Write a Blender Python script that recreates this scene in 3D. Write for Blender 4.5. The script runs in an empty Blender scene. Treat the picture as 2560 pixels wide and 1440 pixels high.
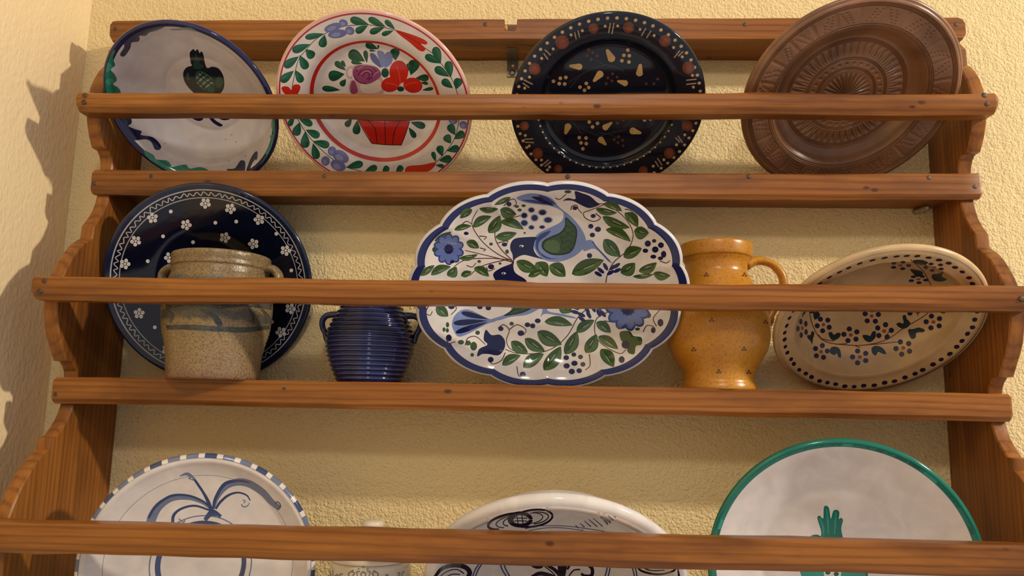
import bpy, math, random
import numpy as np
from mathutils import Vector, Matrix
from mathutils.geometry import delaunay_2d_cdt
from mathutils.bvhtree import BVHTree

random.seed(7)
scene = bpy.context.scene
COL = scene.collection

# ------------------------------------------------------------------ camera
CAM = np.array([0.026326, -1.012853, -0.085053])
RGT = np.array([0.999025, 0.039893, 0.018913])
UPV = np.array([-0.012535, -0.154463, 0.987919])
FWD = np.array([-0.042333, 0.987193, 0.153812])
FPX = 1894.455
cam_data = bpy.data.cameras.new('camera')
cam_data.sensor_fit = 'HORIZONTAL'
cam_data.sensor_width = 36.0
cam_data.lens = FPX / 2560.0 * 36.0
cam_data.clip_start = 0.02
cam = bpy.data.objects.new('camera', cam_data)
COL.objects.link(cam)
M = Matrix.Identity(4)
for i in range(3):
    M[i][0], M[i][1], M[i][2], M[i][3] = RGT[i], UPV[i], -FWD[i], CAM[i]
cam.matrix_world = M
scene.camera = cam

# ------------------------------------------------------------------ light
world = bpy.data.worlds.new('room_light')
scene.world = world
world.use_nodes = True
bg = world.node_tree.nodes['Background']
bg.inputs[0].default_value = (1.0, 0.93, 0.93, 1)
bg.inputs[1].default_value = 0.45

def area(name, loc, target, size, energy, color, sy=None):
    l = bpy.data.lights.new(name, 'AREA')
    l.energy = energy
    l.color = color
    l.size = size
    if sy:
        l.shape = 'RECTANGLE'
        l.size_y = sy
    o = bpy.data.objects.new(name, l)
    COL.objects.link(o)
    o.location = loc
    o.rotation_euler = (Vector(target) - Vector(loc)).to_track_quat('-Z', 'Y').to_euler()
    return o

def bulb(name, loc, radius, energy, color):
    l = bpy.data.lights.new(name, 'POINT')
    l.energy = energy
    l.color = color
    l.shadow_soft_size = radius
    o = bpy.data.objects.new(name, l)
    COL.objects.link(o)
    o.location = loc
    return o

bulb('pendant_lamp_right_offscreen', (2.55, -1.20, 1.14), 0.06, 245, (1.0, 0.88, 0.70))
bulb('ceiling_lamp_front_offscreen', (0.15, -2.1, 1.05), 0.10, 32, (1.0, 0.91, 0.80))
area('window_front_left_offscreen', (-1.7, -3.0, 0.25), (0, 0, 0), 0.9, 15, (0.66, 0.78, 1.0), 1.1)

vs = scene.view_settings
vs.view_transform = 'Standard'
vs.look = 'None'
vs.exposure = 0.12
vs.gamma = 1.0
vs.use_curve_mapping = False

# ------------------------------------------------------------------ helpers
def ray(px, py):
    return FWD + RGT * ((px - 1280) / FPX) + UPV * ((720 - py) / FPX)

def at_depth(px, py, Y):
    d = ray(px, py)
    return CAM + d * ((Y - CAM[1]) / d[1])

def tag(o, label=None, cat=None, kind=None, group=None):
    if label: o['label'] = label
    if cat: o['category'] = cat
    if kind: o['kind'] = kind
    if group: o['group'] = group
    return o

def empty(name, loc, label, cat, group=None):
    o = bpy.data.objects.new(name, None)
    o.empty_display_size = 0.02
    COL.objects.link(o)
    o.location = loc
    return tag(o, label, cat, group=group)

def make(name, verts, faces, mat, parent=None, smooth=True, colors=None, normals=None, origin=None):
    """One mesh object; verts in world space, stored relative to the thing's base."""
    verts = np.asarray(verts, float)
    org = np.array(parent_base(parent)) if origin is None else np.asarray(origin, float)
    me = bpy.data.meshes.new(name)
    me.from_pydata((verts - org).tolist(), [], [list(map(int, f)) for f in faces])
    me.update()
    if smooth:
        me.polygons.foreach_set('use_smooth', [True] * len(me.polygons))
    if colors is not None:          # per face-corner colours
        at = me.color_attributes.new('paint', 'FLOAT_COLOR', 'CORNER')
        c = np.ones((len(me.loops), 4), np.float32)
        c[:, :3] = colors
        at.data.foreach_set('color', c.ravel())
    if normals is not None:
        me.normals_split_custom_set_from_vertices([tuple(n) for n in np.asarray(normals)])
    me.materials.append(mat)
    o = bpy.data.objects.new(name, me)
    COL.objects.link(o)
    if parent is not None:
        o.parent = parent
        if parent.type == 'MESH':
            pass
    else:
        o.location = org
    return o

def parent_base(p):
    b = np.zeros(3)
    while p is not None:
        b += np.array(p.location)
        p = p.parent
    return b

def sharp(o, deg=35):
    me = o.data
    me.polygons.foreach_set('use_smooth', [True] * len(me.polygons))
    me.set_sharp_from_angle(angle=math.radians(deg))
    return o

def loft(rings, caps=True, closed=True):
    """rings: list of (n,3) arrays -> verts, faces."""
    n = len(rings[0])
    V = np.concatenate(rings)
    Fc = []
    for k in range(len(rings) - 1):
        for i in range(n if closed else n - 1):
            j = (i + 1) % n
            Fc.append((k * n + i, k * n + j, (k + 1) * n + j, (k + 1) * n + i))
    if caps:
        Fc.append(tuple(range(n))[::-1])
        Fc.append(tuple((len(rings) - 1) * n + i for i in range(n)))
    return V, Fc

def lathe(profile, center, segs=96):
    """profile: list of (r,z) from bottom to top; closed when r = 0 at an end."""
    cx, cy, cz = center
    th = np.linspace(0, 2 * np.pi, segs, endpoint=False)
    rings = [np.stack([cx + r * np.cos(th), cy + r * np.sin(th), np.full(segs, cz + z)], 1) for r, z in profile]
    return loft(rings, caps=False)

def smooth_prof(pts, n=60):
    pts = np.asarray(pts, float)
    d = np.r_[0, np.cumsum(np.hypot(*np.diff(pts, axis=0).T))]
    t = np.linspace(0, d[-1], n)
    return np.stack([hermite(d, pts[:, 0], t), hermite(d, pts[:, 1], t)], 1)

def hermite(x, y, t):
    x = np.asarray(x, float); y = np.asarray(y, float); t = np.asarray(t, float)
    dx = np.diff(x); s = np.diff(y) / dx
    m = np.zeros_like(y)
    m[1:-1] = np.where(s[:-1] * s[1:] > 0, 2 * s[:-1] * s[1:] / (s[:-1] + s[1:] + 1e-12), 0)
    m[0], m[-1] = s[0], s[-1]
    k = np.clip(np.searchsorted(x, t) - 1, 0, len(dx) - 1)
    h = dx[k]; u = np.clip((t - x[k]) / h, 0, 1)
    return ((2*u**3 - 3*u**2 + 1) * y[k] + (u**3 - 2*u**2 + u) * h * m[k]
            + (-2*u**3 + 3*u**2) * y[k+1] + (u**3 - u**2) * h * m[k+1])

def tube(path, rad, n=14, flat=1.0, steps=40):
    """swept round bar along a smoothed path; rad may vary; flat squashes across Y."""
    P = np.asarray(path, float)
    d = np.r_[0, np.cumsum(np.linalg.norm(np.diff(P, axis=0), axis=1))]
    t = np.linspace(0, d[-1], steps)
    P = catmull(P, steps)
    rad = np.interp(np.linspace(0, 1, steps), np.linspace(0, 1, len(np.atleast_1d(rad))), np.atleast_1d(rad))
    rings = []
    for i in range(steps):
        T = P[min(i+1, steps-1)] - P[max(i-1, 0)]
        T /= np.linalg.norm(T)
        B = np.array([0, 1.0, 0])
        B -= T * (B @ T)
        if np.linalg.norm(B) < 0.2:
            B = np.array([1.0, 0, 0]) - T * T[0]
        B /= np.linalg.norm(B)
        N = np.cross(B, T)
        a = np.linspace(0, 2*np.pi, n, endpoint=False)
        rings.append(P[i] + rad[i] * (np.cos(a)[:, None] * N + flat * np.sin(a)[:, None] * B))
    return loft(rings)

def catmull(P, n, closed=False):
    P = np.asarray(P, float)
    if closed:
        Q = np.concatenate([P[-1:], P, P[:2]])
        segs = len(P)
    else:
        Q = np.concatenate([2*P[:1]-P[1:2], P, 2*P[-1:]-P[-2:-1]])
        segs = len(P) - 1
    t = np.linspace(0, segs, n, endpoint=not closed)
    k = np.clip(t.astype(int), 0, segs - 1)
    u = (t - k)[:, None]
    a, b, c, d = Q[k], Q[k+1], Q[k+2], Q[k+3]
    return 0.5 * (2*b + (c-a)*u + (2*a-5*b+4*c-d)*u**2 + (3*b-a-3*c+d)*u**3)

# ------------------------------------------------------------------ materials
def new_mat(name):
    m = bpy.data.materials.new(name)
    m.use_nodes = True
    nt = m.node_tree
    b = nt.nodes['Principled BSDF']
    return m, nt, b

def N(nt, kind, **kw):
    n = nt.nodes.new(kind)
    for k, v in kw.items():
        if k.startswith('i_'):
            n.inputs[int(k[2:]) if k[2:].isdigit() else k[2:]].default_value = v
        else:
            setattr(n, k, v)
    return n

def ramp(nt, stops):
    r = nt.nodes.new('ShaderNodeValToRGB')
    e = r.color_ramp.elements
    while len(e) < len(stops):
        e.new(0.5)
    for el, (p, c) in zip(e, stops):
        el.position = p
        el.color = (*c, 1)
    return r

def mix(nt, blend, fac, a, b):
    n = nt.nodes.new('ShaderNodeMix')
    n.data_type = 'RGBA'
    n.blend_type = blend
    for idx, v in ((0, fac), (6, a), (7, b)):
        if hasattr(v, 'is_output'):
            nt.links.new(v, n.inputs[idx])
        elif isinstance(v, (int, float)):
            n.inputs[idx].default_value = v
        else:
            n.inputs[idx].default_value = (*v, 1)
    return n.outputs[2]

def wall_material(name, base, gscale, strength, stretch=(1, 1, 1), dist=0.004):
    m, nt, b = new_mat(name)
    tc = N(nt, 'ShaderNodeTexCoord')
    mp = N(nt, 'ShaderNodeMapping')
    mp.inputs['Scale'].default_value = stretch
    nt.links.new(tc.outputs['Object'], mp.inputs[0])
    big = N(nt, 'ShaderNodeTexNoise'); big.inputs['Scale'].default_value = 2.2; big.inputs['Detail'].default_value = 4
    nt.links.new(tc.outputs['Object'], big.inputs['Vector'])
    cr = ramp(nt, [(0.3, tuple(c * 0.93 for c in base)), (0.7, base)])
    nt.links.new(big.outputs['Fac'], cr.inputs[0])
    nt.links.new(cr.outputs[0], b.inputs['Base Color'])
    b.inputs['Roughness'].default_value = 0.85
    b.inputs['Specular IOR Level'].default_value = 0.25
    n1 = N(nt, 'ShaderNodeTexNoise'); n1.inputs['Scale'].default_value = gscale; n1.inputs['Detail'].default_value = 3
    n1.inputs['Roughness'].default_value = 0.55
    v1 = N(nt, 'ShaderNodeTexVoronoi', feature='SMOOTH_F1'); v1.inputs['Scale'].default_value = gscale * 0.62
    n2 = N(nt, 'ShaderNodeTexNoise'); n2.inputs['Scale'].default_value = gscale * 0.12; n2.inputs['Detail'].default_value = 2
    for n in (n1, v1, n2):
        nt.links.new(mp.outputs[0], n.inputs['Vector'])
    a1 = N(nt, 'ShaderNodeMath', operation='MULTIPLY_ADD'); a1.inputs[1].default_value = -0.7
    nt.links.new(v1.outputs['Distance'], a1.inputs[0]); nt.links.new(n1.outputs['Fac'], a1.inputs[2])
    a2 = N(nt, 'ShaderNodeMath', operation='MULTIPLY_ADD'); a2.inputs[1].default_value = 0.9
    nt.links.new(n2.outputs['Fac'], a2.inputs[0]); nt.links.new(a1.outputs[0], a2.inputs[2])
    bp = N(nt, 'ShaderNodeBump'); bp.inputs['Strength'].default_value = strength; bp.inputs['Distance'].default_value = dist
    nt.links.new(a2.outputs[0], bp.inputs['Height'])
    nt.links.new(bp.outputs[0], b.inputs['Normal'])
    return m

def wood_material(name, axis, light=(0.350, 0.135, 0.024), mid=(0.205, 0.067, 0.011), dark=(0.070, 0.022, 0.006), rough=0.36, seed=0.0, scale=1.0):
    """grain runs along axis 0/1/2"""
    m, nt, b = new_mat(name)
    tc = N(nt, 'ShaderNodeTexCoord')
    oi = N(nt, 'ShaderNodeObjectInfo')
    off = N(nt, 'ShaderNodeVectorMath', operation='SCALE'); off.inputs[0].default_value = (7.3, 5.1, 9.7)
    nt.links.new(oi.outputs['Random'], off.inputs['Scale'])
    add = N(nt, 'ShaderNodeVectorMath', operation='ADD')
    nt.links.new(tc.outputs['Object'], add.inputs[0]); nt.links.new(off.outputs[0], add.inputs[1])
    def mapped(along, across):
        mp = N(nt, 'ShaderNodeMapping')
        s = [across * scale] * 3; s[axis] = along * scale
        mp.inputs['Scale'].default_value = s
        mp.inputs['Location'].default_value = (seed, seed * 1.7, seed * 0.6)
        nt.links.new(add.outputs[0], mp.inputs[0])
        return mp.outputs[0]
    g = N(nt, 'ShaderNodeTexNoise'); g.inputs['Scale'].default_value = 1; g.inputs['Detail'].default_value = 5
    g.inputs['Roughness'].default_value = 0.6; g.inputs['Distortion'].default_value = 0.8
    nt.links.new(mapped(2.4, 42), g.inputs['Vector'])
    w = N(nt, 'ShaderNodeTexWave', wave_type='BANDS', bands_direction='XYZ'[axis - 1] if False else ('Z' if axis != 2 else 'Y'))
    w.inputs['Scale'].default_value = 1.0; w.inputs['Distortion'].default_value = 7; w.inputs['Detail'].default_value = 3
    w.inputs['Detail Scale'].default_value = 0.6
    nt.links.new(mapped(3.5, 36), w.inputs['Vector'])
    f = N(nt, 'ShaderNodeTexNoise'); f.inputs['Scale'].default_value = 1; f.inputs['Detail'].default_value = 2
    nt.links.new(mapped(9, 260), f.inputs['Vector'])
    st = N(nt, 'ShaderNodeTexNoise'); st.inputs['Scale'].default_value = 1; st.inputs['Detail'].default_value = 4
    st.inputs['Roughness'].default_value = 0.62
    nt.links.new(mapped(4, 16), st.inputs['Vector'])
    c1 = ramp(nt, [(0.30, mid), (0.55, tuple((a + c) / 2 for a, c in zip(light, mid))), (0.75, light)])
    nt.links.new(g.outputs['Fac'], c1.inputs[0])
    wr = ramp(nt, [(0.0, (0.66, 0.60, 0.52)), (0.35, (1, 1, 1)), (1.0, (1.08, 1.06, 1.0))])
    nt.links.new(w.outputs['Color'], wr.inputs[0])
    x = mix(nt, 'MULTIPLY', 0.7, c1.outputs[0], wr.outputs[0])
    fr = ramp(nt, [(0.30, (0.62, 0.55, 0.48)), (0.5, (1, 1, 1))])
    nt.links.new(f.outputs['Fac'], fr.inputs[0])
    x = mix(nt, 'MULTIPLY', 0.5, x, fr.outputs[0])
    sr = ramp(nt, [(0.50, (0, 0, 0)), (0.68, (1, 1, 1))])
    nt.links.new(st.outputs['Fac'], sr.inputs[0])
    x = mix(nt, 'MIX', sr.outputs[0], x, mix(nt, 'MIX', 0.38, dark, x))
    # knots and worm holes
    vo = N(nt, 'ShaderNodeTexVoronoi'); vo.inputs['Scale'].default_value = 1
    nt.links.new(mapped(14, 26), vo.inputs['Vector'])
    kr = ramp(nt, [(0.045, (1, 1, 1)), (0.085, (0, 0, 0))])
    nt.links.new(vo.outputs['Distance'], kr.inputs[0])
    x = mix(nt, 'MIX', kr.outputs[0], x, dark)
    nt.links.new(x, b.inputs['Base Color'])
    b.inputs['Roughness'].default_value = rough
    b.inputs['Specular IOR Level'].default_value = 0.35
    bp = N(nt, 'ShaderNodeBump'); bp.inputs['Strength'].default_value = 0.25; bp.inputs['Distance'].default_value = 0.0015
    nt.links.new(g.outputs['Fac'], bp.inputs['Height'])
    bp2 = N(nt, 'ShaderNodeBump'); bp2.inputs['Strength'].default_value = 0.12; bp2.inputs['Distance'].default_value = 0.0006
    nt.links.new(f.outputs['Fac'], bp2.inputs['Height']); nt.links.new(bp.outputs[0], bp2.inputs['Normal'])
    nt.links.new(bp2.outputs[0], b.inputs['Normal'])
    return m

def glaze_material(name, rough=0.12, mottling=0.10, nscale=45, spec=0.5, bump=0.0, bscale=60):
    """hand-painted glaze: colour comes from the 'paint' attribute, brush unevenness from noise"""
    m, nt, b = new_mat(name)
    at = N(nt, 'ShaderNodeVertexColor', layer_name='paint')
    tc = N(nt, 'ShaderNodeTexCoord')
    no = N(nt, 'ShaderNodeTexNoise'); no.inputs['Scale'].default_value = nscale; no.inputs['Detail'].default_value = 4
    no.inputs['Distortion'].default_value = 0.6
    nt.links.new(tc.outputs['Object'], no.inputs['Vector'])
    r = ramp(nt, [(0.25, (1 - 2*mottling,) * 3), (0.75, (1 + mottling,) * 3)])
    nt.links.new(no.outputs['Fac'], r.inputs[0])
    nt.links.new(mix(nt, 'MULTIPLY', 1.0, at.outputs['Color'], r.outputs[0]), b.inputs['Base Color'])
    b.inputs['Roughness'].default_value = rough
    b.inputs['Specular IOR Level'].default_value = spec
    if bump:
        n2 = N(nt, 'ShaderNodeTexNoise'); n2.inputs['Scale'].default_value = bscale; n2.inputs['Detail'].default_value = 2
        nt.links.new(tc.outputs['Object'], n2.inputs['Vector'])
        bp = N(nt, 'ShaderNodeBump'); bp.inputs['Strength'].default_value = bump; bp.inputs['Distance'].default_value = 0.002
        nt.links.new(n2.outputs['Fac'], bp.inputs['Height'])
        nt.links.new(bp.outputs[0], b.inputs['Normal'])
    return m

def metal_material(name, col, rough):
    m, nt, b = new_mat(name)
    tc = N(nt, 'ShaderNodeTexCoord')
    no = N(nt, 'ShaderNodeTexNoise'); no.inputs['Scale'].default_value = 300; no.inputs['Detail'].default_value = 3
    nt.links.new(tc.outputs['Object'], no.inputs['Vector'])
    r = ramp(nt, [(0.3, tuple(c * 0.6 for c in col)), (0.7, col)])
    nt.links.new(no.outputs['Fac'], r.inputs[0])
    nt.links.new(r.outputs[0], b.inputs['Base Color'])
    b.inputs['Metallic'].default_value = 0.75
    b.inputs['Roughness'].default_value = rough
    return m

WALL_BACK = wall_material('yellow_roughcast_plaster', (0.85, 0.672, 0.355), 400, 0.75)
WALL_SIDE = wall_material('yellow_brushed_plaster', (0.85, 0.675, 0.40), 300, 0.30, (1, 1, 0.55))
WOOD_X = wood_material('waxed_pine_long', 0)
WOOD_Z = wood_material('waxed_pine_upright', 2, seed=3.1)
IRON = metal_material('dark_iron', (0.13, 0.09, 0.07), 0.6)
STEEL = metal_material('dull_bracket_steel', (0.22, 0.19, 0.14), 0.42)
ZINC = metal_material('zinc_screw', (0.55, 0.52, 0.46), 0.35)
# ------------------------------------------------------------------ the room
WALLX = -0.645
ZF, ZC = -1.75, 1.30
def slab(name, lo, hi, mat):
    lo = np.array(lo, float); hi = np.array(hi, float)
    V = [[(lo, hi)[i][0], (lo, hi)[j][1], (lo, hi)[k][2]] for i in (0, 1) for j in (0, 1) for k in (0, 1)]
    Fc = [(0, 1, 3, 2), (4, 6, 7, 5), (0, 4, 5, 1), (2, 3, 7, 6), (0, 2, 6, 4), (1, 5, 7, 3)]
    o = make(name, V, Fc, mat, smooth=False, origin=(0, 0, 0))
    return tag(o, kind='structure')

slab('wall_back', (WALLX - 0.1, 0, ZF), (3.2, 0.1, ZC), WALL_BACK)
slab('wall_left', (WALLX - 0.1, -3.4, ZF), (WALLX, 0, ZC), WALL_SIDE)

# ------------------------------------------------------------------ the plate rack
rack = empty('plate_rack', (0, 0, -0.55), 'wall-mounted open wooden plate rack with scalloped sides, lipped shelves and guard rails', 'plate rack')
XI, XO = 0.5465, 0.5635

SIDE = [(0.400, -0.052), (0.380, -0.070), (0.377, -0.072), (0.356, -0.072), (0.351, -0.079), (0.340, -0.088), (0.326, -0.096),
        (0.311, -0.102), (0.295, -0.104), (0.279, -0.1045), (0.265, -0.101), (0.250, -0.094), (0.2365, -0.085), (0.2362, -0.073),
        (0.231, -0.067), (0.224, -0.0635), (0.2185, -0.062), (0.180, -0.0625), (0.168, -0.065), (0.157, -0.069), (0.146, -0.0755),
        (0.137, -0.083), (0.1315, -0.0875), (0.1145, -0.089), (0.1095, -0.097), (0.103, -0.106), (0.094, -0.115), (0.084, -0.123),
        (0.070, -0.132), (0.057, -0.1385), (0.043, -0.143), (0.028, -0.1445), (0.011, -0.1415), (-0.004, -0.137), (-0.016, -0.131),
        (-0.028, -0.123), (-0.0415, -0.1145), (-0.042, -0.103), (-0.047, -0.097), (-0.053, -0.0925), (-0.061, -0.0905),
        (-0.092, -0.0915), (-0.102, -0.0945), (-0.112, -0.100), (-0.121, -0.107), (-0.128, -0.114), (-0.1313, -0.118), (-0.1319, -0.1285),
        (-0.1447, -0.1285), (-0.150, -0.137), (-0.160, -0.150), (-0.172, -0.160), (-0.186, -0.170), (-0.203, -0.179), (-0.222, -0.186),
        (-0.250, -0.188), (-0.280, -0.183), (-0.310, -0.172), (-0.335, -0.160), (-0.352, -0.150), (-0.353, -0.142), (-0.362, -0.137),
        (-0.375, -0.1345), (-0.425, -0.1345), (-0.445, -0.138), (-0.47, -0.146), (-0.49, -0.165), (-0.55, -0.19)]

def side_panel(sx):
    x0, x1 = (XI, XO) if sx > 0 else (-XO, -XI)
    prof = np.array(SIDE) - (0, 0.0065)
    prof = prof[::-1]                     # upwards
    n = len(prof)
    rnd = np.random.RandomState(5 + sx)
    b = 0.0016
    rings = []
    # across the thickness: back edge, face, eased arris, front
    V, Fc = [], []
    cols = [(x0, 0.0), (x0, b), (x0 + b, 0), (x1 - b, 0), (x1, b)]
    for z, y in prof:
        w = rnd.normal(0, 0.0004)
        V += [(x0, -0.0015, z), (x0, y + b, z), (x0 + b, y + w, z), ((x0 + x1) / 2, y + w - 0.0004, z), (x1 - b, y + w, z), (x1, y + b, z), (x1, -0.0015, z)]
    m = 7
    for k in range(n - 1):
        for i in range(m):
            j = (i + 1) % m
            Fc.append((k*m + i, k*m + j, (k+1)*m + j, (k+1)*m + i))
    Fc.append(tuple(range(m))[::-1]); Fc.append(tuple((n-1)*m + i for i in range(m)))
    o = make('side_panel', V, Fc, WOOD_Z, rack)
    return sharp(o, 28)
for sx in (-1, 1):
    side_panel(sx)

def beam(name, pl, pr, sect, mat, wob=0.0006, seed=1, nseg=26, endround=0.004, parent=rack):
    """bar from left point to right point (front top edge); sect = [(dy,dz)...] section relative to it"""
    rnd = np.random.RandomState(seed)
    pl, pr = np.array(pl, float), np.array(pr, float)
    sect = np.array(sect, float)
    cen = sect.mean(0)
    rings = []
    ts = np.r_[0, endround / 1.14, np.linspace(0.02, 0.98, nseg), 1 - endround / 1.14, 1]
    wb = np.cumsum(rnd.normal(0, 1, (len(ts), 2)), 0)
    wb = (wb - np.linspace(0, 1, len(ts))[:, None] * wb[-1]) * wob * 0.5
    for k, t in enumerate(ts):
        s = sect.copy()
        if k in (0, len(ts) - 1) and endround:
            s = cen + (s - cen) * (1 - 2 * endround / np.ptp(sect, axis=0).max())
        P = pl + (pr - pl) * t
        jit = rnd.normal(0, wob * 0.25, s.shape)
        rings.append(np.stack([np.full(len(s), P[0]), P[1] + s[:, 0] + wb[k, 0] + jit[:, 0], P[2] + s[:, 1] + wb[k, 1] + jit[:, 1]], 1))
    V, Fc = loft(rings)
    return sharp(make(name, V, Fc, mat, parent), 24)

def nail(px, py, Y, parent, r=0.0031, hole=False):
    c = at_depth(px, py, Y)
    a = np.linspace(0, 2*np.pi, 12, endpoint=False)
    rr = np.random.RandomState(int(px)).uniform(0.88, 1.1, 12) * r
    ring = lambda k, y: np.stack([c[0] + rr*k*np.cos(a), np.full(12, c[1] + y), c[2] + rr*k*np.sin(a)], 1)
    V, Fc = loft([ring(1, 0.004), ring(1, -0.0001), ring(0.8, -0.0005), ring(0.3, -0.0006)])
    return make('nail_head', V, Fc, IRON, parent)

# top board, with the chipped notch in its front edge
def top_board():
    zl, zr = 0.4295, 0.4310
    xl, xr = -0.5755, 0.5735
    Y0, Y1, Y2 = -0.0005, -0.046, -0.062
    h = 0.031
    zt = lambda x: zl + (zr - zl) * (x - xl) / (xr - xl)
    xs = np.r_[xl, np.linspace(xl + 0.006, xr - 0.006, 40), xr]
    def plate(ys, outline):
        n = len(outline)
        rings = [np.array([(x, y, z) for x, z in outline]) for y in ys]
        return loft(rings)
    rnd = np.random.RandomState(3)
    # back layer: full board
    top = [(x, zt(x) + rnd.normal(0, 0.0003)) for x in np.linspace(xl, xr, 40)]
    bot = [(x, zt(x) - h + rnd.normal(0, 0.0003)) for x in np.linspace(xr, xl, 40)]
    V1, F1 = plate([Y0, Y1], top + bot)
    # front layer with notch
    nx0, nx1 = -0.0315, -0.0150
    out = [(xl + 0.001, zt(xl) - 0.006), (xl + 0.004, zt(xl) - 0.001)]
    out += [(x, zt(x) + rnd.normal(0, 0.0002)) for x in np.linspace(xl + 0.01, nx0, 18)]
    out += [(nx0 + 0.0012, zt(0) - 0.016), (nx0 + 0.004, zt(0) - 0.019), (-0.0205, zt(0) - 0.0205), (nx1 - 0.001, zt(0) - 0.0195), (nx1, zt(0) - 0.010)]
    out += [(x, zt(x) + rnd.normal(0, 0.0002)) for x in np.linspace(nx1 + 0.0005, xr - 0.008, 18)]
    out += [(xr - 0.003, zt(xr) - 0.002), (xr, zt(xr) - 0.008), (xr, zt(xr) - h + 0.006), (xr - 0.004, zt(xr) - h)]
    out += [(x, zt(x) - h + rnd.normal(0, 0.0003)) for x in np.linspace(xr - 0.01, xl + 0.01, 30)]
    out += [(xl + 0.006, zt(xl) - h), (xl + 0.002, zt(xl) - h + 0.007)]
    V2, F2 = plate([Y1 + 0.0003, Y2 + 0.0018], out)
    o2 = np.array(out); c2 = o2.mean(0)
    # eased front arris
    inset = o2.copy(); inset[:, 1] = np.where(o2[:, 1] > 0.413, o2[:, 1] - 0.0016, o2[:, 1] + 0.0016)
    V3 = np.array([(x, Y2, z) for x, z in inset])
    n = len(out)
    V2 = np.concatenate([V2, V3])
    F2 = [f for f in F2 if len(f) == 4] + [tuple(range(n))[::-1]]
    for i in range(n):
        j = (i + 1) % n
        F2.append((n + i, n + j, 2*n + j, 2*n + i))
    F2.append(tuple(2*n + i for i in range(n)))
    V = np.concatenate([V1, V2]); Fc = list(F1) + [tuple(i + len(V1) for i in f) for f in F2]
    o = sharp(make('top_board', V, Fc, WOOD_X, rack), 30)
    for px, py in ((288, 72), (1213, 61), (1862, 61), (2390, 61)):
        nail(px, py, Y2, o, 0.0030)
    # splinter left standing in the notch
    P = [(-0.0305, -0.0605, 0.4225), (-0.0275, -0.0605, 0.4205), (-0.0268, -0.060, 0.4155), (-0.0292, -0.0605, 0.4140), (-0.0307, -0.0605, 0.4180)]
    V, Fc = loft([np.array(P), np.array(P) + (0, 0.010, 0)])
    make('splinter', V, Fc, WOOD_PALE, o, smooth=False)
    return o
WOOD_PALE = wood_material('pale_broken_pine', 0, light=(0.62, 0.34, 0.10), mid=(0.5, 0.25, 0.07))
top_board()

def shelf(yfront, zl, zr, xl, xr, lip_h, ztop_drop, thick, nails, seed, ztop=None):
    """board between wall and lip, plus the nailed lip strip in front of it"""
    lipt = 0.0092
    zt = ztop
    b = beam('shelf_board', (-XI + 0.0005, yfront + lipt, zt), (XI - 0.0005, yfront + lipt, zt + (zr - zl) * 0.5),
             [(0, 0), (0, -thick), (-(yfront + lipt) - 0.0005, -thick), (-(yfront + lipt) - 0.0005, 0)], WOOD_X, 0.0003, seed, endround=0)
    e = 0.0018
    l = beam('shelf_lip', (xl, yfront, zl), (xr, yfront, zr),
             [(e, 0), (0, -e), (0, -lip_h + 0.006), (0.0035, -lip_h), (lipt, -lip_h), (lipt, 0)], WOOD_X, 0.0008, seed + 50, endround=0.003)
    for px, py in nails:
        nail(px, py, yfront, l, 0.0030)
    return l
ZS1, ZS2, ZS3 = 0.2080, -0.0612, -0.400
shelf(-0.0772, 0.2105, 0.2139, -0.5680, 0.5698, 0.033, 0, 0.022, [(236, 458), (378, 440), (811, 440), (1420, 441), (1873, 441), (2322, 444), (2437, 467)], 11, ZS1)
shelf(-0.1070, -0.0610, -0.0605, -0.5698, 0.5672, 0.032, 0, 0.024, [(139, 986), (298, 964), (710, 972), (1228, 983), (1764, 995), (2372, 992), (2510, 1030)], 12, ZS2)
shelf(-0.1505, -0.396, -0.395, -0.566, 0.564, 0.033, 0, 0.024, [], 13, ZS3)

def rail(yf, zl, zr, xl, xr, h, nails, seed):
    d = 0.024
    r = beam('guard_rail', (xl, yf, zl), (xr, yf, zr),
             [(0.003, 0), (0, -0.0025), (-0.0006, -h * 0.48), (0.0008, -h * 0.74), (0.0065, -h), (d, -h), (d, 0)], WOOD_X, 0.0011, seed, endround=0.0035)
    for px, py in nails:
        nail(px, py, yf, r, 0.0033)
    return r
rail(-0.1345, 0.2957, 0.2965, -0.5634, 0.5642, 0.0252, [(212, 238), (209, 255), (2462, 238), (2468, 258)], 21)
rail(-0.1745, 0.0544, 0.0562, -0.5640, 0.5623, 0.0273, [(111, 702), (98, 728), (2556, 747)], 22)
rail(-0.2180, -0.2144, -0.2123, -0.5645, 0.5625, 0.0313, [], 23)

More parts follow.
